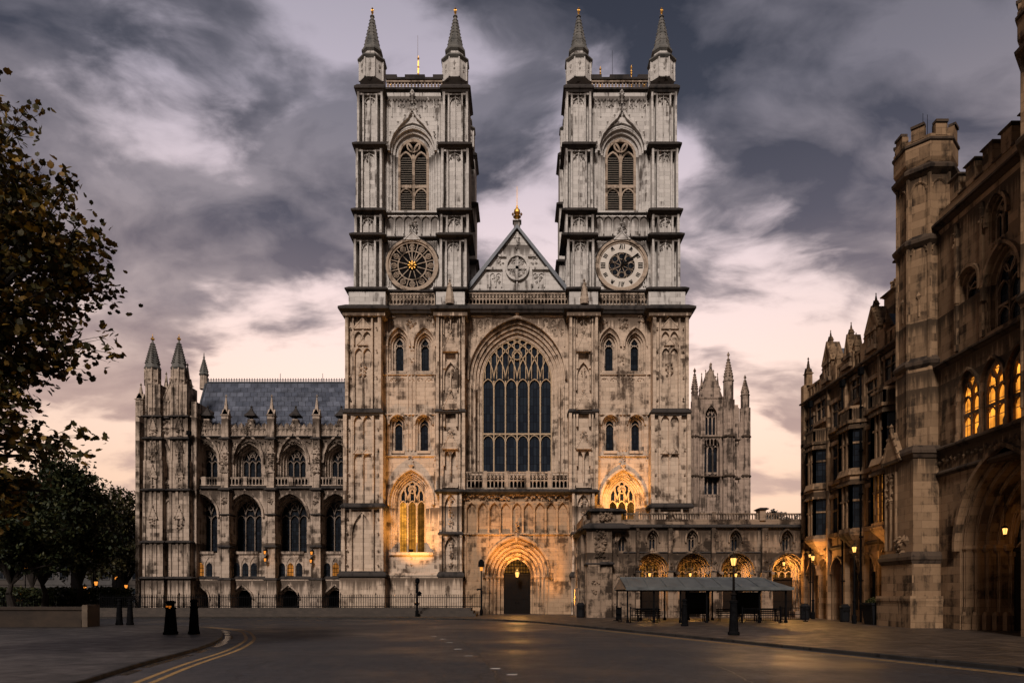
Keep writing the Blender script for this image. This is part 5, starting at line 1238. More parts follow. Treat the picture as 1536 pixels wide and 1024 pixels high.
# sunken panel on the wall between turret and gate
A.box(.2, LG, .95, 13, .1, 9.0) if False else None
def octo(cx_, cy_, top):
    r = 1.45
    A.lathe(cx_, cy_, [(r*1.06, .1), (r*1.06, 15.2), (r, 15.3), (r, 26.5)], 8)
    for a in range(8):
        t = pi/8 + a*pi/4; A.tube((cx_ + r*cos(t), cy_ + r*sin(t), 10.5), (cx_ + r*cos(t), cy_ + r*sin(t), 26.5), .13, .12, 6)
        t2 = a*pi/4; nx, ny = cos(t2), sin(t2); ap = r*cos(pi/8)
        for zc_ in (25.5, 21.9):
            P = [(x, zc_ + z) for x, z in arch(.42, .5, 4)]
            for (u0, v0), (u1, v1) in zip(P, P[1:]): A.tube((cx_ + nx*ap - ny*u0, cy_ + ny*ap + nx*u0, v0), (cx_ + nx*ap - ny*u1, cy_ + ny*ap + nx*u1, v1), .08, .08, 5)
        for u0 in (-.42, .42): A.tube((cx_ + nx*ap - ny*u0, cy_ + ny*ap + nx*u0, 22.9), (cx_ + nx*ap - ny*u0, cy_ + ny*ap + nx*u0, 25.5), .06, .06, 5)
        A.blob(cx_ + nx*ap, cy_ + ny*ap, 19.4, .16, 1.6); A.box(cx_ + nx*ap - .05, cx_ + nx*ap + .05, cy_ + ny*ap - .05, cy_ + ny*ap + .05, 18.2, 19.2)
    for z, e in ((22.2, .32), (26.3, .36), (15.1, .28)):
        D.mark(); D.lathe(cx_, cy_, [(r*1.02, z), (r + e*.9, z + .25), (r + e, z + .42), (r*1.0, z + .75)], 8)
    A.lathe(cx_, cy_, [(r*1.06, 26.9), (r*1.16, 27.2), (r*1.16, 28.5)], 8)
    D.mark(); D.lathe(cx_, cy_, [(r*1.14, 28.05), (r*1.22, 28.15), (r*1.22, 28.27), (r*1.14, 28.35)], 8)
    for a in range(8):                                   # merlons round the top
        t2 = a*pi/4; ap = r*1.16*cos(pi/8); w = .34
        nx, ny = cos(t2), sin(t2); V = []
        for z in (28.4, 29.1):
            for (u0, v0) in ((-w, ap - .35), (w, ap - .35), (w, ap + .02), (-w, ap + .02)): V.append((cx_ + nx*v0 - ny*u0, cy_ + ny*v0 + nx*u0, z))
        A.add(V, [(0,1,5,4),(1,2,6,5),(2,3,7,6),(3,0,4,7),(4,5,6,7)])
        V = [(cx_ + (x - cx_)*1.05, cy_ + (y - cy_)*1.05, z + dz) for (x, y, z), dz in zip(V[4:]*2, (0.01,)*4 + (.16,)*4)]
        KP.mark(); KP.add(V, [(0,1,5,4),(1,2,6,5),(2,3,7,6),(3,0,4,7),(4,5,6,7)])
octo(lx(40.75), .1, 30); octo(lx(30.45), .1, 30)
# pier at the foot of the corner turret: gabled and splayed
cx_ = lx(40.75)
A.box(cx_ - 1.65, cx_ + 1.65, -1.65, 1, .1, 3.9); A.box(cx_ - 1.5, cx_ + 1.5, -1.5, 1, 3.9, 10.2); A.box(cx_ - 1.85, cx_ + 1.85, -1.85, 1, .1, 1.6)
D.drip(cx_ - 1.65, cx_ + 1.65, -1.65, .8, 3.8, 4.5, .14); D.drip(cx_ - 1.55, cx_ + 1.55, -1.5, .8, 9.9, 10.6, .18); A.drip(cx_ - 1.85, cx_ + 1.85, -1.85, .8, 1.5, 1.95, .04)
A.gablet(cx_ - .5, 9.9, 1.9, 1.9, -1.75, -.8, True, .2)
A.foliage(cx_ + .4, 4.9, .6, .5, -1.5, R, 22); A.foliage(cx_ - .9, 8.2, .4, 1.0, -1.5, R, 20)
A.panels(cx_ - 1.3, cx_ - .2, 4.7, 9.4, 2, -1.62, -1.4, .12)
gb = A.build('wall', M['brown'], gate, O0); D.build_each('string_course', M['brown_ledge'], gb, O0); KP.build_each('coping', M['brown_ledge'], gb, O0)
I = MB(); I.box(.05, LG, 2.42, 12, .1, 23.3); I.build('interior', M['black'], gate, O0)
for x, t in ((-.25, 30.9), (.2, 30.5)):
    o = MB(); o.tube((lx(40.75) + x, .1, 28.4), (lx(40.75) + x, .1, t), .022, .014, 4); o.build('aerial', M['iron'], gate, O0)
def gwin(c, zs, a, h, sill, y, n, gm, trans=()):
    o = MB(); o.tracery(c, zs, a, h, sill, y - .15, y, n, .12, trans); f = o.build('window', M['brown_trim'], gate, O0)
    g = MB(); g.ex([(c - a, sill), (c + a, sill)] + [(c + x, zs + z) for x, z in arch(a, h, 8)][::-1], y + .03, y + .07); g.build('glass', M[gm], f, O0)
for c in litw: gwin(c, 12.6, .80, 1.35, 10.55, .24, 2, 'litwin', (11.7,))
gwin(lx(36.6), 18.6, .6, .7, 17.9 - 0, .40, 1, 'glass'); gwin(lx(34.0), 17.7, .93, 1.4, 15.5, .42, 2, 'glass', (16.6,)); gwin(lx(34.4), 21.2, .5, .75, 19.95, .36, 2, 'glass')
o = MB(); y = 2.1
zt = 4.3
o.box(gc - ga, gc - .02, y, y + .15, .1, zt); o.box(gc + .02, gc + ga, y, y + .15, .1, zt); o.box(gc - ga, gc + ga, y - .1, y + .15, zt, zt + .2)
for j in range(11): o.box(gc - ga + j*.38, gc - ga + j*.38 + .03, y - .03, y + .02, .1, zt)
dd = o.build('door', M['wood'], gate, O0)
o = MB(); o.ex([(gc - ga, zt + .2), (gc + ga, zt + .2)] + [(gc + x, 4.6 + z) for x, z in arch(ga, gh, 10)][::-1], y + .08, y + .12); o.m = 1; o.tracery(gc, 4.6, ga, gh, zt + .2, y - .08, y + .05, 4, .13); o.build('fanlight', [M['glass'], M['brown_trim']], dd, O0)
# ================================================================ trees
LEAF = [(0,-.52),(.24,-.40),(.46,-.18),(.38,.02),(.44,.24),(.20,.34),(0,.62),(-.20,.34),(-.44,.24),(-.38,.02),(-.46,-.18),(-.24,-.40)]
DIAM = [(0,-.55),(.36,-.08),(.24,.3),(0,.6),(-.24,.3),(-.36,-.08)]
def rot_leaf(rg, c, size, shape, droop=0.0):
    a, b_, g = rg.uniform(0, 6.283), rg.gauss(0, .75) + droop, rg.uniform(-.9, .9)
    ca, sa, cb, sb, cg, sg = cos(a), sin(a), cos(b_), sin(b_), cos(g), sin(g)
    out = []
    for u, v in shape:
        x, y, z = u*size, v*size, abs(u)*size*.25
        x, z = x*cg + z*sg, -x*sg + z*cg
        y, z = y*cb - z*sb, y*sb + z*cb
        out.append((c[0] + x*ca - y*sa, c[1] + x*sa + y*ca, c[2] + z))
    return out
def tree(name, label, x, y, crown, group, lm, seed, nb=60, per=40, leafsize=.3, spread=.7, trunk_r=.35, fork=None, shape=DIAM, keep=None, leafgroup=None):
    """crown = list of ellipsoids (dx, dy, z, rx, ry, rz); limbs run from the fork to twig ends, leaves cluster on the twigs"""
    rg = random.Random(seed); root = thing(name, label, 'tree', (x, y, 0), group)
    zf = fork or min(c[2] - c[5] for c in crown) + .5
    T = MB(); tz = [0, zf*.35, zf*.7, zf]; pts = [(x + rg.uniform(-.12,.12)*i, y + rg.uniform(-.1,.1)*i, z) for i, z in enumerate(tz)]
    for i in range(3): T.tube(pts[i], pts[i+1], trunk_r*(1.25 - .25*i), trunk_r*(1.0 - .22*i) if i else trunk_r, 9, False)
    top = pts[3]; ends = []
    wts = [c[3]*c[4]*c[5] for c in crown]
    limbs = []
    for j in range(max(5, nb//9)):
        c = crown[rg.choices(range(len(crown)), wts)[0]]
        t = rg.uniform(0, 6.283); q = rg.uniform(.25, .75); w = rg.uniform(-.6, .6)
        e = (x + c[0] + c[3]*q*cos(t), y + c[1] + c[4]*q*sin(t), c[2] + c[5]*w)
        m = tuple(top[d]*.55 + e[d]*.45 + (rg.uniform(-.4,.4) if d < 2 else .5) for d in range(3))
        T.tube(top, m, trunk_r*.45, trunk_r*.28, 6, False); T.tube(m, e, trunk_r*.28, trunk_r*.10, 6, False); limbs.append((m, e))
    C = MB()
    for j in range(nb):
        c = crown[rg.choices(range(len(crown)), wts)[0]]
        while 1:
            d = [rg.gauss(0, 1) for _ in range(3)]; L = sqrt(sum(v*v for v in d)); r = rg.random()**.38
            e = (x + c[0] + c[3]*d[0]/L*r, y + c[1] + c[4]*d[1]/L*r, c[2] + c[5]*d[2]/L*r)
            if keep is None or keep(*e): break
        m, le = min(limbs, key=lambda q: sum((q[1][k] - e[k])**2 for k in range(3)))
        f = rg.uniform(.3, 1); s0 = tuple(m[k] + (le[k] - m[k])*f for k in range(3))
        mid = tuple((s0[k] + e[k])/2 + rg.uniform(-.25, .25) + (.2 if k == 2 else 0) for k in range(3))
        T.tube(s0, mid, trunk_r*.085, trunk_r*.055, 4, False); T.tube(mid, e, trunk_r*.055, trunk_r*.02, 4, False)
        n_ = int(per*rg.uniform(.5, 1.4))
        sub = [tuple(mid[k] + (e[k] - mid[k])*rg.uniform(.1, 1.25) + rg.gauss(0, spread*(.55 if k < 2 else .38)) for k in range(3)) for _ in range(max(2, n_//9))]
        for sp in sub:
            T.tube(tuple(mid[k] + (e[k]-mid[k])*.6 for k in range(3)), sp, trunk_r*.03, trunk_r*.012, 3, False)
            for q in range(9):
                p = tuple(sp[k] + rg.gauss(0, spread*(.34 if k < 2 else .20)) for k in range(3))
                if keep is not None and not keep(*p): continue
                V = rot_leaf(rg, p, leafsize*rg.uniform(.65, 1.25), shape, .35); C.add(V, [tuple(range(len(V)))])
    T.build('trunk', M['bark'], root); C.build('crown', M[lm], root)
    return root
# the big plane tree that leans in from the left
tree('plane_tree', 'tall autumn plane tree with browning leaves, its boughs leaning in over the pavement', -18.6, 19.0,
     [(1.8, 0, 11.2, 5.3, 3.5, 4.4), (.4, .3, 14.6, 4.6, 3.2, 3.8), (1.8, -.3, 6.9, 4.9, 3.0, 3.4), (1.5, -.3, 4.9, 3.6, 2.2, 1.8)], None, 'autumn', 5,
     nb=700, per=76, leafsize=.175, spread=.60, trunk_r=.42, fork=4.6, shape=LEAF, keep=lambda x, y, z: z > 3.3)
GRP = 'dark trees behind the stone bench'
for x, y, cr, lab, sd, lm, per in (
    (PX(18, 62), 62, [(0,0,8.8,4.6,4,4.6),(2.5,0,6.8,3.4,3,3.4)], 'dark green tree with a low forked trunk behind the stone bench', 31, 'green', 62),
    (PX(68, 66), 66, [(0,0,8.8,4.2,4,4.8),(1.5,0,13.0,2.6,2.6,2.6)], 'tallest dark green tree, standing behind the middle of the bench', 32, 'green', 62),
    (PX(118, 69), 69, [(0,0,8.6,3.7,3.6,5),(-1,0,13.2,2.4,2.4,2.4)], 'dark green tree behind the end block of the bench, before the pale houses', 33, 'green', 62),
    (PX(136, 80), 80, [(0,0,12,3.8,3.6,4.2),(1.5,0,7.4,3.6,3.2,4)], 'olive tree farther back, its top lit gold by the low sky', 34, 'olive', 52),
    (PX(184, 86), 86, [(0,0,11.6,3.4,3.6,4.6),(1.4,0,7.6,3.2,3.2,3.6)], 'olive tree that stands farthest back, touching the twin spired end of the wing', 35, 'olive', 52),
    (PX(52, 84), 84, [(0,0,12,5.2,4,4.2),(-2,0,8.8,4,3.2,3.2)], 'olive tree half hidden behind the two forked trees', 36, 'olive', 46)):
    tree('background_tree', lab, x, y, cr, GRP, lm, sd, nb=170, per=per, leafsize=.36, spread=.95, trunk_r=.34, fork=3.0)
for px, Y, r, zt, lab, sd in ((1160, 150, 3.6, 20.6, 'distant grey treetop just above the porch parapet', 41), (1192, 165, 4.2, 21.5, 'distant grey treetop beside the end of the terrace', 42)):
    tree('distant_tree', lab, PX(px, Y), Y, [(0,0,zt-3.2,r,3,3.0),(2.6,0,zt-4.4,r,3,2.6)], 'distant treetops', 'farleaf', sd, nb=60, per=50, leafsize=.6, spread=.8, trunk_r=.4, fork=10)
# ================================================================ houses far behind the trees
def house(x0, x1, Y, zt, m, label, nwin, floors, lit=()):
    h = thing('background_house', label, 'house', ((x0+x1)/2, Y, 0), 'houses behind the dark trees')
    w = MB(); w.box(x0, x1, Y, Y + 9, 0, zt); w.drip(x0, x1, Y, Y + 9, zt - .1, zt + .45, .3); w.box(x0, x1, Y - .08, Y + .1, 3.5, 3.75); w.build('wall', M[m], h)
    r = MB(); r.ex([(x0 - .2, zt + .4), (x1 + .2, zt + .4), (x1 - 2, zt + 3), (x0 + 2, zt + 3)], Y + .3, Y + 8.7)
    rf = r.build('roof', M['slate'], h); c = MB(); c.box(x0 + 2.2, x0 + 3.4, Y + 4, Y + 5, zt, zt + 4.4)
    for j in (.3, .9): c.lathe(x0 + 2.2 + j, Y + 4.5, [(.16, zt + 4.3), (.13, zt + 5)], 6)
    c.build('chimney', M['render2'], rf)
    i = 0
    for f in range(floors):
        for q in range(nwin):
            c = x0 + (x1 - x0)*(q + .5)/nwin; z = 1.0 + f*3.4
            o = MB(); fr = .1
            for a, b_ in ((-.62, -.5), (.5, .62), (-.03, .03)): o.box(c + a, c + b_, Y - .12, Y + .02, z, z + 2)
            for a in (z - .1, z + .97, z + 2): o.box(c - .64, c + .64, Y - .13, Y + .02, a, a + .1)
            o.m = 1; o.box(c - .5, c + .5, Y - .05, Y - .03, z, z + 2)
            o.build('window', [M['render'], M['litdim'] if i in lit else M['glass']], h); i += 1
house(PX(-50, 100), PX(62, 100), 100, 8.6, 'render2', 'dun house behind the forked dark tree', 5, 2, (3,))
house(PX(64, 99), PX(106, 99), 99, 9.6, 'render', 'narrow pale grey house between two darker fronts, behind the dark trees', 2, 2)
house(PX(108, 101), PX(168, 101), 101, 8.4, 'render', 'wide grey house behind the trees nearest the wing', 3, 2, (1,))
house(PX(172, 104), PX(236, 104), 104, 9.0, 'render2', 'dun house showing beside the twin spired end of the wing', 3, 2, (0, 3))
# dark hedge in front of the houses, behind an iron fence
rg = random.Random(9); H = MB()
for i in range(13000):
    x = rg.uniform(PX(-120, 70), PX(196, 70)); f = rg.random(); z = 2.7*f**.7 + rg.uniform(-.1, .25)*sin(x*1.3)
    V = rot_leaf(rg, (x, 70 + rg.gauss(0, .55), max(.1, z)), rg.uniform(.2, .34), DIAM); H.add(V, [tuple(range(6))])
h = H.build('hedge', M['green'], None, (PX(40, 70), 70, 0)); tag(h, 'low dark clipped hedge running in front of the pale houses', 'hedge')
# ================================================================ street furniture
def fence(label, x0, x1, y, z0, h, step=.16, posts=3.2):
    r = thing('iron_fence', label, 'fence', ((x0+x1)/2, y, z0), 'spiked iron fences along the abbey')
    p = MB(); n = int((x1-x0)/step)
    for i in range(n + 1):
        x = x0 + (x1-x0)*i/n; p.box(x - .022, x + .022, y - .022, y + .022, z0, z0 + h); p.blob(x, y, z0 + h + .05, .035, 2.4)
    p.build('picket_panel', M['iron'], r)
    q = MB()
    for z in (.12, h - .16): q.box(x0, x1, y - .03, y + .03, z0 + z, z0 + z + .05)
    q.build('rail', M['iron'], r)
    m = int((x1-x0)/posts)
    for i in range(m + 1):
        x = x0 + (x1-x0)*i/m; o = MB(); o.lathe(x, y, [(.07, z0), (.07, z0 + .15), (.045, z0 + .2), (.045, z0 + h + .05), (.07, z0 + h + .08), (.06, z0 + h + .15), (.01, z0 + h + .32)], 8); o.build('post', M['iron'], r)
    return r
fence('black spiked iron fence on the steps before the sooty wing', PX(150, 62.4), PX(507, 62.4), 62.4, .84, 1.1)
fence('black spiked iron fence on the steps before the lamplit window', PX(511, 62.4), PX(722, 62.4), 62.4, .84, 1.1)
fence('black spiked iron fence before the hedge under the dark trees', PX(-100, 64), PX(146, 64), 66.5, .12, 1.6)
# stone bench on the corner
B = thing('stone_bench', 'long low rough stone bench wall on the corner pavement', 'bench', (PX(40, 40.5), 40.5, .12))
o = MB(); x0, x1 = PX(-120, 40.5), PX(124, 40.5); o.box(x0, x1, 40.5, 41.5, .1, 1.12); o.box(x0, x1, 40.42, 41.55, 1.12, 1.30); o.box(x0, x1, 40.35, 40.6, .1, .55); o.build('seat_wall', M['bench'], B)
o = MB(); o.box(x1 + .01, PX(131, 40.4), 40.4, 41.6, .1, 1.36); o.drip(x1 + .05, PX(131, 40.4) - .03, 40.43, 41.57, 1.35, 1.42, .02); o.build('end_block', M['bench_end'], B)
# bollards
def bollard_mesh(o, h, r, square=True):
    n = 4 if square else 10; k = 1.35 if square else 1.0
    o.lathe(0, 0, [(r*1.5*k, 0), (r*1.5*k, .10), (r*1.32*k, .14), (r*.96*k, h*.74)], n, pi/4 if square else None)
    o.lathe(0, 0, [(r*.96*k, h*.74), (r*1.1*k, h*.76), (r*1.1*k, h*.79), (r*.8*k, h*.81), (r*.8*k, h*.90), (r*1.0*k, h*.92), (r*1.0*k, h*.97), (r*.55*k, h)], 8 if not square else 4, pi/4 if square else None)
bol = thing('bollard', 'black bollard with a glowing amber band on the corner pavement', 'bollard', (PX(256, 32.8), 32.8, .12), 'black bollards')
o = MB(); bollard_mesh(o, 1.62, .175); o.build('post', M['iron'], bol, O0)
o = MB()
for sg in (-1, 1): o.box(sg*.07 - .055, sg*.07 + .055, -.20, -.18, 1.30, 1.37)
o.box(.02, .08, -.201, -.18, 1.24, 1.29)
o.build('amber_band', M['amber'], bol, O0)
plainb = thing('bollard', 'plain black tapered bollard beside the one with the amber band', 'bollard', (PX(291, 33), 33, .12), 'black bollards')
o = MB(); bollard_mesh(o, 1.68, .14); o.build('post', M['iron'], plainb, O0)
slim = thing('bollard', 'slim black bollard by the kerb, nearer the stone bench of the two', 'bollard', (PX(179, 43), 43, .12), 'black bollards')
o = MB(); bollard_mesh(o, 1.66, .15, False); o.build('post', M['iron'], slim, O0)
copy_tree(slim, None, (PX(195, 43.2), 43.2, .12), 'slim black bollard by the kerb, farther from the stone bench of the two')
copy_tree(slim, None, (PX(1027, 41.5), 41.5, .12), 'black bollard standing alone before the middle of the canopy')
# sign posts without lamps
def signpost(name, label, px, Y, h, zb, head):
    r = thing(name, label, 'post', (PX(px, Y), Y, zb)); o = MB()
    o.lathe(0, 0, [(.16, 0), (.16, .5), (.10, .6), (.10, h*.45), (.06, h*.5), (.055, h)], 8); o.build('pole', M['iron'], r, O0)
    o = MB(); head(o, h); o.build('head', [M['iron'], M['bulbfar']], r, O0); return r
def head_fig(o, h): 
    o.box(-.12, .12, -.06, .06, h*.62, h - .45); o.lathe(.04, 0, [(.08, h - .45), (.2, h - .3), (.2, h - .05), (.05, h + .1)], 8); o.blob(.22, 0, h*.62, .22, .9); o.box(0, .36, -.03, .03, h*.55, h*.60)
def head_hood(o, h):
    o.m = 1; o.lathe(0, 0, [(.12, h - .95), (.14, h - .62)], 10); o.m = 0; o.lathe(0, 0, [(.18, h - .6), (.30, h - .55), (.27, h - .1), (.14, h + .08), (.02, h + .12)], 10); o.box(-.35, -.05, -.04, .04, h*.46, h*.49); o.blob(-.35, 0, h*.47, .12)
signpost('signal_post', 'squat black signal post on the steps below the lamplit window', 625.5, 59.6, 3.3, .12, head_fig)
hoodpost = signpost('hooded_post', 'tall thin black post with a dark hood beside the west door arch', 722, 63.6, 5.1, .12, head_hood)
# lamp posts with a lit lantern
def lamp(name, label, px, Y, h, fat, watt, zb=.12, group='lit lamp posts of the forecourt', size=1.0, m='bulb'):
    r = thing(name, label, 'street lamp', (PX(px, Y), Y, zb), group); o = MB()
    if fat: o.lathe(0, 0, [(.27, 0), (.27, .12), (.22, .18), (.16, 1.5), (.19, 1.52), (.19, 1.62), (.11, 1.66), (.10, 1.85), (.14, 1.9), (.10, 1.97), (.06, 2.0), (.05, h - .2)], 10)
    else: o.lathe(0, 0, [(.15, 0), (.15, .5), (.10, .6), (.08, 1.4), (.11, 1.42), (.11, 1.5), (.065, 1.55), (.05, h - .2)], 8)
    o.tube((-.28, 0, h - .5), (.28, 0, h - .5), .025, .025, 5); o.lathe(0, 0, [(.05, h - .22), (.12, h - .2), (.10, h - .15)], 8)
    o.build('post', M['iron'], r, O0)
    l = MB(); s = size
    for a in range(6): t = a*pi/3; l.tube((.10*s*cos(t), .10*s*sin(t), h - .16), (.17*s*cos(t), .17*s*sin(t), h + .22*s), .013, .013, 4)
    l.lathe(0, 0, [(.21*s, h + .21*s), (.10*s, h + .34*s), (.04*s, h + .36*s), (.05*s, h + .42*s), (.01, h + .5*s)], 6); l.lathe(0, 0, [(.12*s, h - .2), (.12*s, h - .155)], 6)
    lo = l.build('lantern', M['iron'], r, O0)
    g = MB(); g.lathe(0, 0, [(.06*s, h - .15), (.095*s, h - .12), (.15*s, h + .18*s), (.10*s, h + .2*s)], 12); gb = g.build('lamp_glass', M[m], lo, O0, True)
    gb.visible_shadow = True
    if watt:
        pl = bpy.data.lights.new('lamp_light', 'POINT'); pl.energy = watt; pl.color = (1.0, .50, .14); pl.shadow_soft_size = .3
        po = bpy.data.objects.new('lamp_light', pl); COL.objects.link(po); po.parent = lo; po.location = (0, -.45, h + .1)
    return r
lamp('lamp_post', 'black lamp post with a stout pedestal and lit lantern before the canopy', 1100.5, 32.2, 3.42, True, 50)
lamp('lamp_post', 'tall slender lit lamp post in front of the terrace bay windows', 1281.5, 45.0, 4.85, False, 65)
lamp('lamp_post', 'slender lit lamp post at the corner where porch range meets terrace', 1219.5, 53.8, 4.75, False, 110)
for px, py, Y, lab in ((140, 826, 72, 'far amber street lamp high among the dark crowns'), (38, 853, 76, 'far amber street lamp beside the forked tree'), (127, 882, 74, 'low amber street lamp in front of the wide grey house'),
                       (144, 874, 73, 'amber street lamp close beside the low one before the grey house'), (189, 879, 80, 'amber street lamp next to the end of the sooty wing'), (174, 866, 88, 'amber street lamp before the dun house by the wing')):
    lamp('far_lamp', lab, px, Y, PZ(py, Y) - .2, False, 0, .1, 'far street lamps under the trees', 1.3, 'bulbfar')
# wall lanterns on the wing and hanging lanterns in the arches
def lantern(name, label, x, y, z, watt, arm=.35, group=None, s=1.0, ly=-.25, lz=-.05, m='bulb', col=(1.0, .48, .11)):
    r = thing(name, label, 'lantern', (x, y, z), group); o = MB()
    if arm > 0: o.tube((0, arm, .28*s), (0, 0, .32*s), .03, .03, 5); o.box(-.07, .07, arm - .05, arm, .05*s, .5*s)
    else: o.tube((0, 0, .3*s), (0, 0, .3*s - arm), .018, .018, 5)
    o.lathe(0, 0, [(.2*s, .17*s), (.06*s, .3*s), (.02*s, .34*s)], 6); o.lathe(0, 0, [(.03*s, -.3*s), (.1*s, -.22*s), (.1*s, -.2*s)], 6)
    for a in range(6): t = a*pi/3; o.tube((.1*s*cos(t), .1*s*sin(t), -.2*s), (.165*s*cos(t), .165*s*sin(t), .18*s), .012, .012, 4)
    o.build('cage', M['iron'], r, O0)
    g = MB(); g.lathe(0, 0, [(.05*s, -.19*s), (.09*s, -.16*s), (.14*s, .13*s), (.07*s, .16*s)], 12); g.build('lamp_glass', M[m], r, O0, True)
    if watt:
        pl = bpy.data.lights.new('lamp_light', 'POINT'); pl.energy = watt; pl.color = col; pl.shadow_soft_size = .15
        po = bpy.data.objects.new('lamp_light', pl); COL.objects.link(po); po.parent = r; po.location = (0, ly, lz)
    return r
lantern('hanging_lantern', 'lit lantern hanging in the pointed west door arch', XA + .02, 67.7, PZ(861, 67.7), 220, -1.1, None, 1.5, -.15, .5)
for p, w, q, lab in ((974.5, 80, 861.5, 'lit lantern in the first porch arch from the corner pier'), (1035.5, 80, 861.5, 'lit lantern in the second porch arch from the corner pier'), (1104, 80, 862, 'lit lantern in the porch arch behind the stout lamp post'), (1176, 230, 845, 'brightest lantern, in the last porch arch by the terrace')):
    lantern('arch_lantern', lab, PX(p, 58.6), 58.6, PZ(q, 58.6), w, -.8, 'lanterns in the porch arches', .85, -.25)
for p, q, lab in ((397, 828, 'upper lit wall lantern on the middle buttress of the wing'), (397.4, 839, 'lower lit wall lantern on the middle buttress of the wing'), (467, 829, 'upper lit wall lantern on the buttress next to the towers'), (466, 841, 'lower lit wall lantern on the buttress next to the towers')):
    lantern('wall_lantern', lab, PX(p, 69.9), 69.9, PZ(q, 69.9), 4, .4, 'lanterns on the wing buttresses', .9, -.3, -.1, 'bulbfar')
lantern('gate_lantern', 'lit lantern hanging in the deep gatehouse arch', XT + .9, 35.2, 5.3, 8, -1.6, None, .9, -.3, -.1)
lantern('terrace_lantern', 'small lit lantern under the first bay of the terrace', XT - .5, 55.6, 5.2, 8, -.4, None, .7, -.2)
# floodlights at the foot of the two lit windows, plus one added for the west door
def flood(label, x, y, z, watt, tx, ty, tz, ang, name='floodlight'):
    r = thing(name, label, 'floodlight', (x, y, z), 'floodlights below the amber windows'); o = MB(); o.box(-.22, .22, -.12, .12, -.1, .12); o.box(-.25, .25, -.14, .14, .10, .14); o.box(-.05, .05, -.05, .05, -.3, -.1); o.build('housing', M['iron'], r, O0)
    g = MB(); g.box(-.19, .19, -.10, .10, .142, .15); g.build('lens', M['bulbfar'], r, O0)
    pl = bpy.data.lights.new('flood_light', 'SPOT'); pl.energy = watt; pl.color = (1.0, .46, .09); pl.spot_size = ang; pl.spot_blend = .9; pl.shadow_soft_size = .12
    po = bpy.data.objects.new('flood_light', pl); COL.objects.link(po); po.parent = r; po.location = (0, 0, .25)
    d = (tx - x, ty - y, tz - z - .25); L = sqrt(sum(c*c for c in d)); from_ = __import__('mathutils').Vector(d)
    po.rotation_euler = from_.to_track_quat('-Z', 'Y').to_euler()
    return r
xl = PX(616.8, YW); xr = PX(1551 - 616.8, YW)
flood('black floodlight behind the fence below the tall amber window', xl + 1.2, 63.6, 1.15, 4200, xl + .2, 68.2, PZ(752, YW), radians(58))
flood('small black uplighter on the sill of the tall amber window', xl, 67.85, PZ(827, YW) + .12, 80, xl, 68.0, PZ(720, YW), radians(160))
flood('small black uplighter below the short amber window on the porch roof', xr, 67.6, PZ(770, YW) + .2, 110, xr, 68.1, PZ(705, YW), radians(160))
flood('black floodlight on the porch roof before the short amber window', xr - .3, 65.0, PZ(770, 65) + .1, 900, xr, 68.4, PZ(735, YW), radians(110))
flood('added black floodlight at the foot of the corner pier, turned to the west door', PX(866, 63.5), 63.2, .6, 2200, XA + .5, 67.2, 8.0, radians(95))  # added lamp without a known source, a warm wash over the entrance wall
hp = bpy.data.lights.new('hood_light', 'SPOT'); hp.energy = 1100; hp.color = (1.0, .48, .14); hp.spot_size = radians(120); hp.spot_blend = 1; hp.shadow_soft_size = .2
ho = bpy.data.objects.new('hood_light', hp); COL.objects.link(ho); ho.parent = hoodpost; ho.location = (.35, .3, 4.4); ho.rotation_euler = __import__('mathutils').Vector((4.5, 3.6, 4.5)).to_track_quat('-Z', 'Y').to_euler()
# canopy over the benches
cn = thing('canopy_shelter', 'long dark canopy shelter with a tan gable end on slim posts before the arches', 'shelter', (PX(1045, 48), 48, .12))
ya, yb, x0, x1 = 46.4, 51.4, PX(938, 46.4), PX(1182, 46.4)
ze, zr, ym = PZ(881, ya), PZ(866, 48.9), 48.9
o = MB(); o.add([(x0,ya-.25,ze),(x1+.3,ya-.25,ze),(x1-.9,ym,zr),(x0,ym,zr),(x0,yb+.25,ze),(x1+.3,yb+.25,ze)], [(0,1,2,3),(4,3,2,5),(1,5,2)])
o.add([(x0,ya-.25,ze-.12),(x1+.3,ya-.25,ze-.12),(x1+.3,yb+.25,ze-.12),(x0,yb+.25,ze-.12)], [(3,2,1,0)])
o.box(x0 - .02, x1 + .32, ya - .32, ya - .24, ze - .16, ze + .04); o.box(x0 - .02, x1 + .32, yb + .24, yb + .32, ze - .16, ze + .04)
for i in range(9):
    x = x0 + .3 + (x1 - x0 - 1)*i/8; o.tube((x, ya - .25, ze + .02), (x + .1*(4-i)/4, ym, zr + .02), .035, .035, 5)
o.tube((x0, ym, zr), (x1 - .9, ym, zr), .05, .05, 6)
o.build('roof', M['canopy'], cn)
o = MB(); o.add([(x0 - .01, ya - .2, ze - .1), (x0 - .01, yb + .2, ze - .1), (x0 - .01, ym, zr - .03), (x0 + .06, ya - .2, ze - .1), (x0 + .06, yb + .2, ze - .1), (x0 + .06, ym, zr - .03)], [(0,1,2),(5,4,3),(0,3,4,1)]); o.build('gable_board', M['canopyend'], cn)
for i in range(7):
    for y in (ya, yb):
        o = MB(); x = x0 + .15 + (x1 - x0 - .3)*i/6; o.box(x - .05, x + .05, y - .05, y + .05, .12, ze); o.box(x - .09, x + .09, y - .09, y + .09, .12, .3)
        o.build('post', M['iron'], cn)
o = MB()
for y in (ya, yb): o.box(x0 + .15, x1 - .15, y - .03, y + .03, ze - .22, ze - .12)
for i in range(44): x = x0 + .2 + (x1 - x0 - .4)*i/43; o.blob(x, ya - .28, ze - .2, .06, 1.3)
o.build('valance', M['iron'], cn)
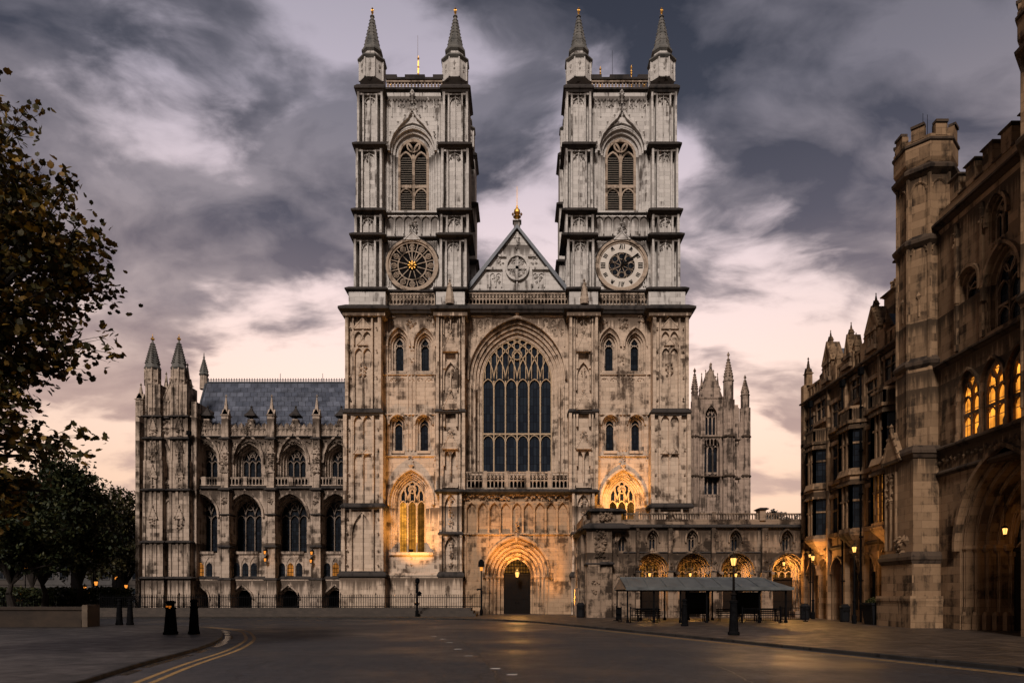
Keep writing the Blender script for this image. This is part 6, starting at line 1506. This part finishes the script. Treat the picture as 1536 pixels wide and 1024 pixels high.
# benches, rails and a screen under the canopy
def seat(label, x, y, L):
    r = thing('slatted_bench', label, 'bench', (x, y, .12), 'benches under the canopy'); o = MB()
    for j in range(4): o.box(-L/2, L/2, -.22 + j*.12, -.13 + j*.12, .43, .47)
    o.build('seat', M['wood'], r, O0); o = MB()
    for j in range(3): o.box(-L/2, L/2, .27, .30, .55 + j*.13, .64 + j*.13)
    o.build('backrest', M['wood'], r, O0)
    for sx in (-1, 1):
        o = MB(); o.box(sx*(L/2 - .15) - .03, sx*(L/2 - .15) + .03, -.22, -.16, 0, .43); o.box(sx*(L/2 - .15) - .03, sx*(L/2 - .15) + .03, .22, .28, 0, .95); o.box(sx*(L/2 - .15) - .03, sx*(L/2 - .15) + .03, -.22, .28, .38, .43); o.build('leg', M['iron'], r, O0)
    return r
s1 = seat('dark slatted bench under the gable end of the canopy', x0 + 2.0, 48.6, 1.8)
for dx, lab in ((5.2, 'dark slatted bench behind the lone bollard under the canopy'), (7.8, 'dark slatted bench beside the stout lamp post under the canopy'), (10.4, 'dark slatted bench at the far end of the canopy by the last arch')): copy_tree(s1, None, (x0 + dx, 48.7, .12), lab)
def barrier(label, x, y, L, rz=0):
    r = thing('queue_barrier', label, 'barrier', (x, y, .12), 'low iron barriers round the canopy', rz); o = MB()
    for z in (.95, .5, .14): o.box(-L/2, L/2, -.02, .02, z, z + .05)
    n_ = int(L/.14)
    for i in range(n_ + 1): o.box(-L/2 + L*i/n_ - .012, -L/2 + L*i/n_ + .012, -.012, .012, .14, .97)
    o.build('rail_panel', M['iron'], r, O0)
    for sx in (-1, 1): o = MB(); o.box(sx*L/2 - .035, sx*L/2 + .035, -.035, .035, 0, 1.1); o.box(sx*L/2 - .1, sx*L/2 + .1, -.22, .22, 0, .05); o.build('foot', M['iron'], r, O0)
    return r
barrier('iron barrier closing the gable end of the canopy', x0 - .1, 48.8, 2.4, pi/2)
barrier('iron barrier in front of the first posts of the canopy', x0 + 1.2, 46.1, 1.8)
barrier('longer iron barrier near the far end of the canopy', x1 - 1.9, 46.1, 2.6)
barrier('iron barrier beyond the far end of the canopy, before the last arch', x1 + 1.2, 48.6, 1.8)
b2 = thing('notice_board', 'dark blank notice board standing under the middle of the canopy', 'notice board', (PX(1046, 49.4), 49.4, .12)); o = MB(); o.box(-.85, .85, -.05, .05, .5, 2.1); o.build('panel', M['pot'], b2, O0)
for sx in (-1, 1): o = MB(); o.box(sx*.8 - .05, sx*.8 + .05, -.07, .07, 0, 2.2); o.build('leg', M['iron'], b2, O0)
copy_tree(b2, None, (PX(1122, 49.6), 49.6, .12), 'dark blank notice board behind the stout lamp post')
for px, Y, lab in ((871, 57.4, 'dark litter bin at the foot of the corner pier'), (1207, 52.4, 'dark litter bin at the far end of the porch range, near the terrace'), (1267, 48.3, 'dark litter bin against the terrace, behind the slender lamp')):
    r = thing('litter_bin', lab, 'litter bin', (PX(px, Y), Y, .12), 'dark litter bins'); o = MB(); o.lathe(0, 0, [(.30, 0), (.34, .08), (.34, .95), (.38, .98), (.38, 1.05), (.2, 1.25)], 12); o.build('drum', M['pot'], r, O0)
    o = MB(); o.box(-.22, .22, -.36, -.3, .72, .88); o.build('slot', M['black'], r, O0)
# planter with a clipped shrub by the gatehouse pier
pl_ = thing('planter', 'big black square planter with a low shrub beside the gatehouse pier', 'planter', (PX(1316, 43.6), 43.6, .12)); o = MB()
o.lathe(0, 0, [(.78, 0), (.98, 1.25), (1.06, 1.27), (1.06, 1.4), (.9, 1.4), (.88, 1.2)], 4, pi/4); o.build('tub', M['pot'], pl_, O0)
rg = random.Random(3); o = MB()
for i in range(900):
    t = rg.uniform(0, 6.28); q = .7*sqrt(rg.random()); V = rot_leaf(rg, (q*cos(t), q*sin(t), 1.3 + rg.random()*.55*(1 - q*.8)), rg.uniform(.08, .16), DIAM); o.add(V, [tuple(range(6))])
o.build('foliage', M['green'], pl_, O0)
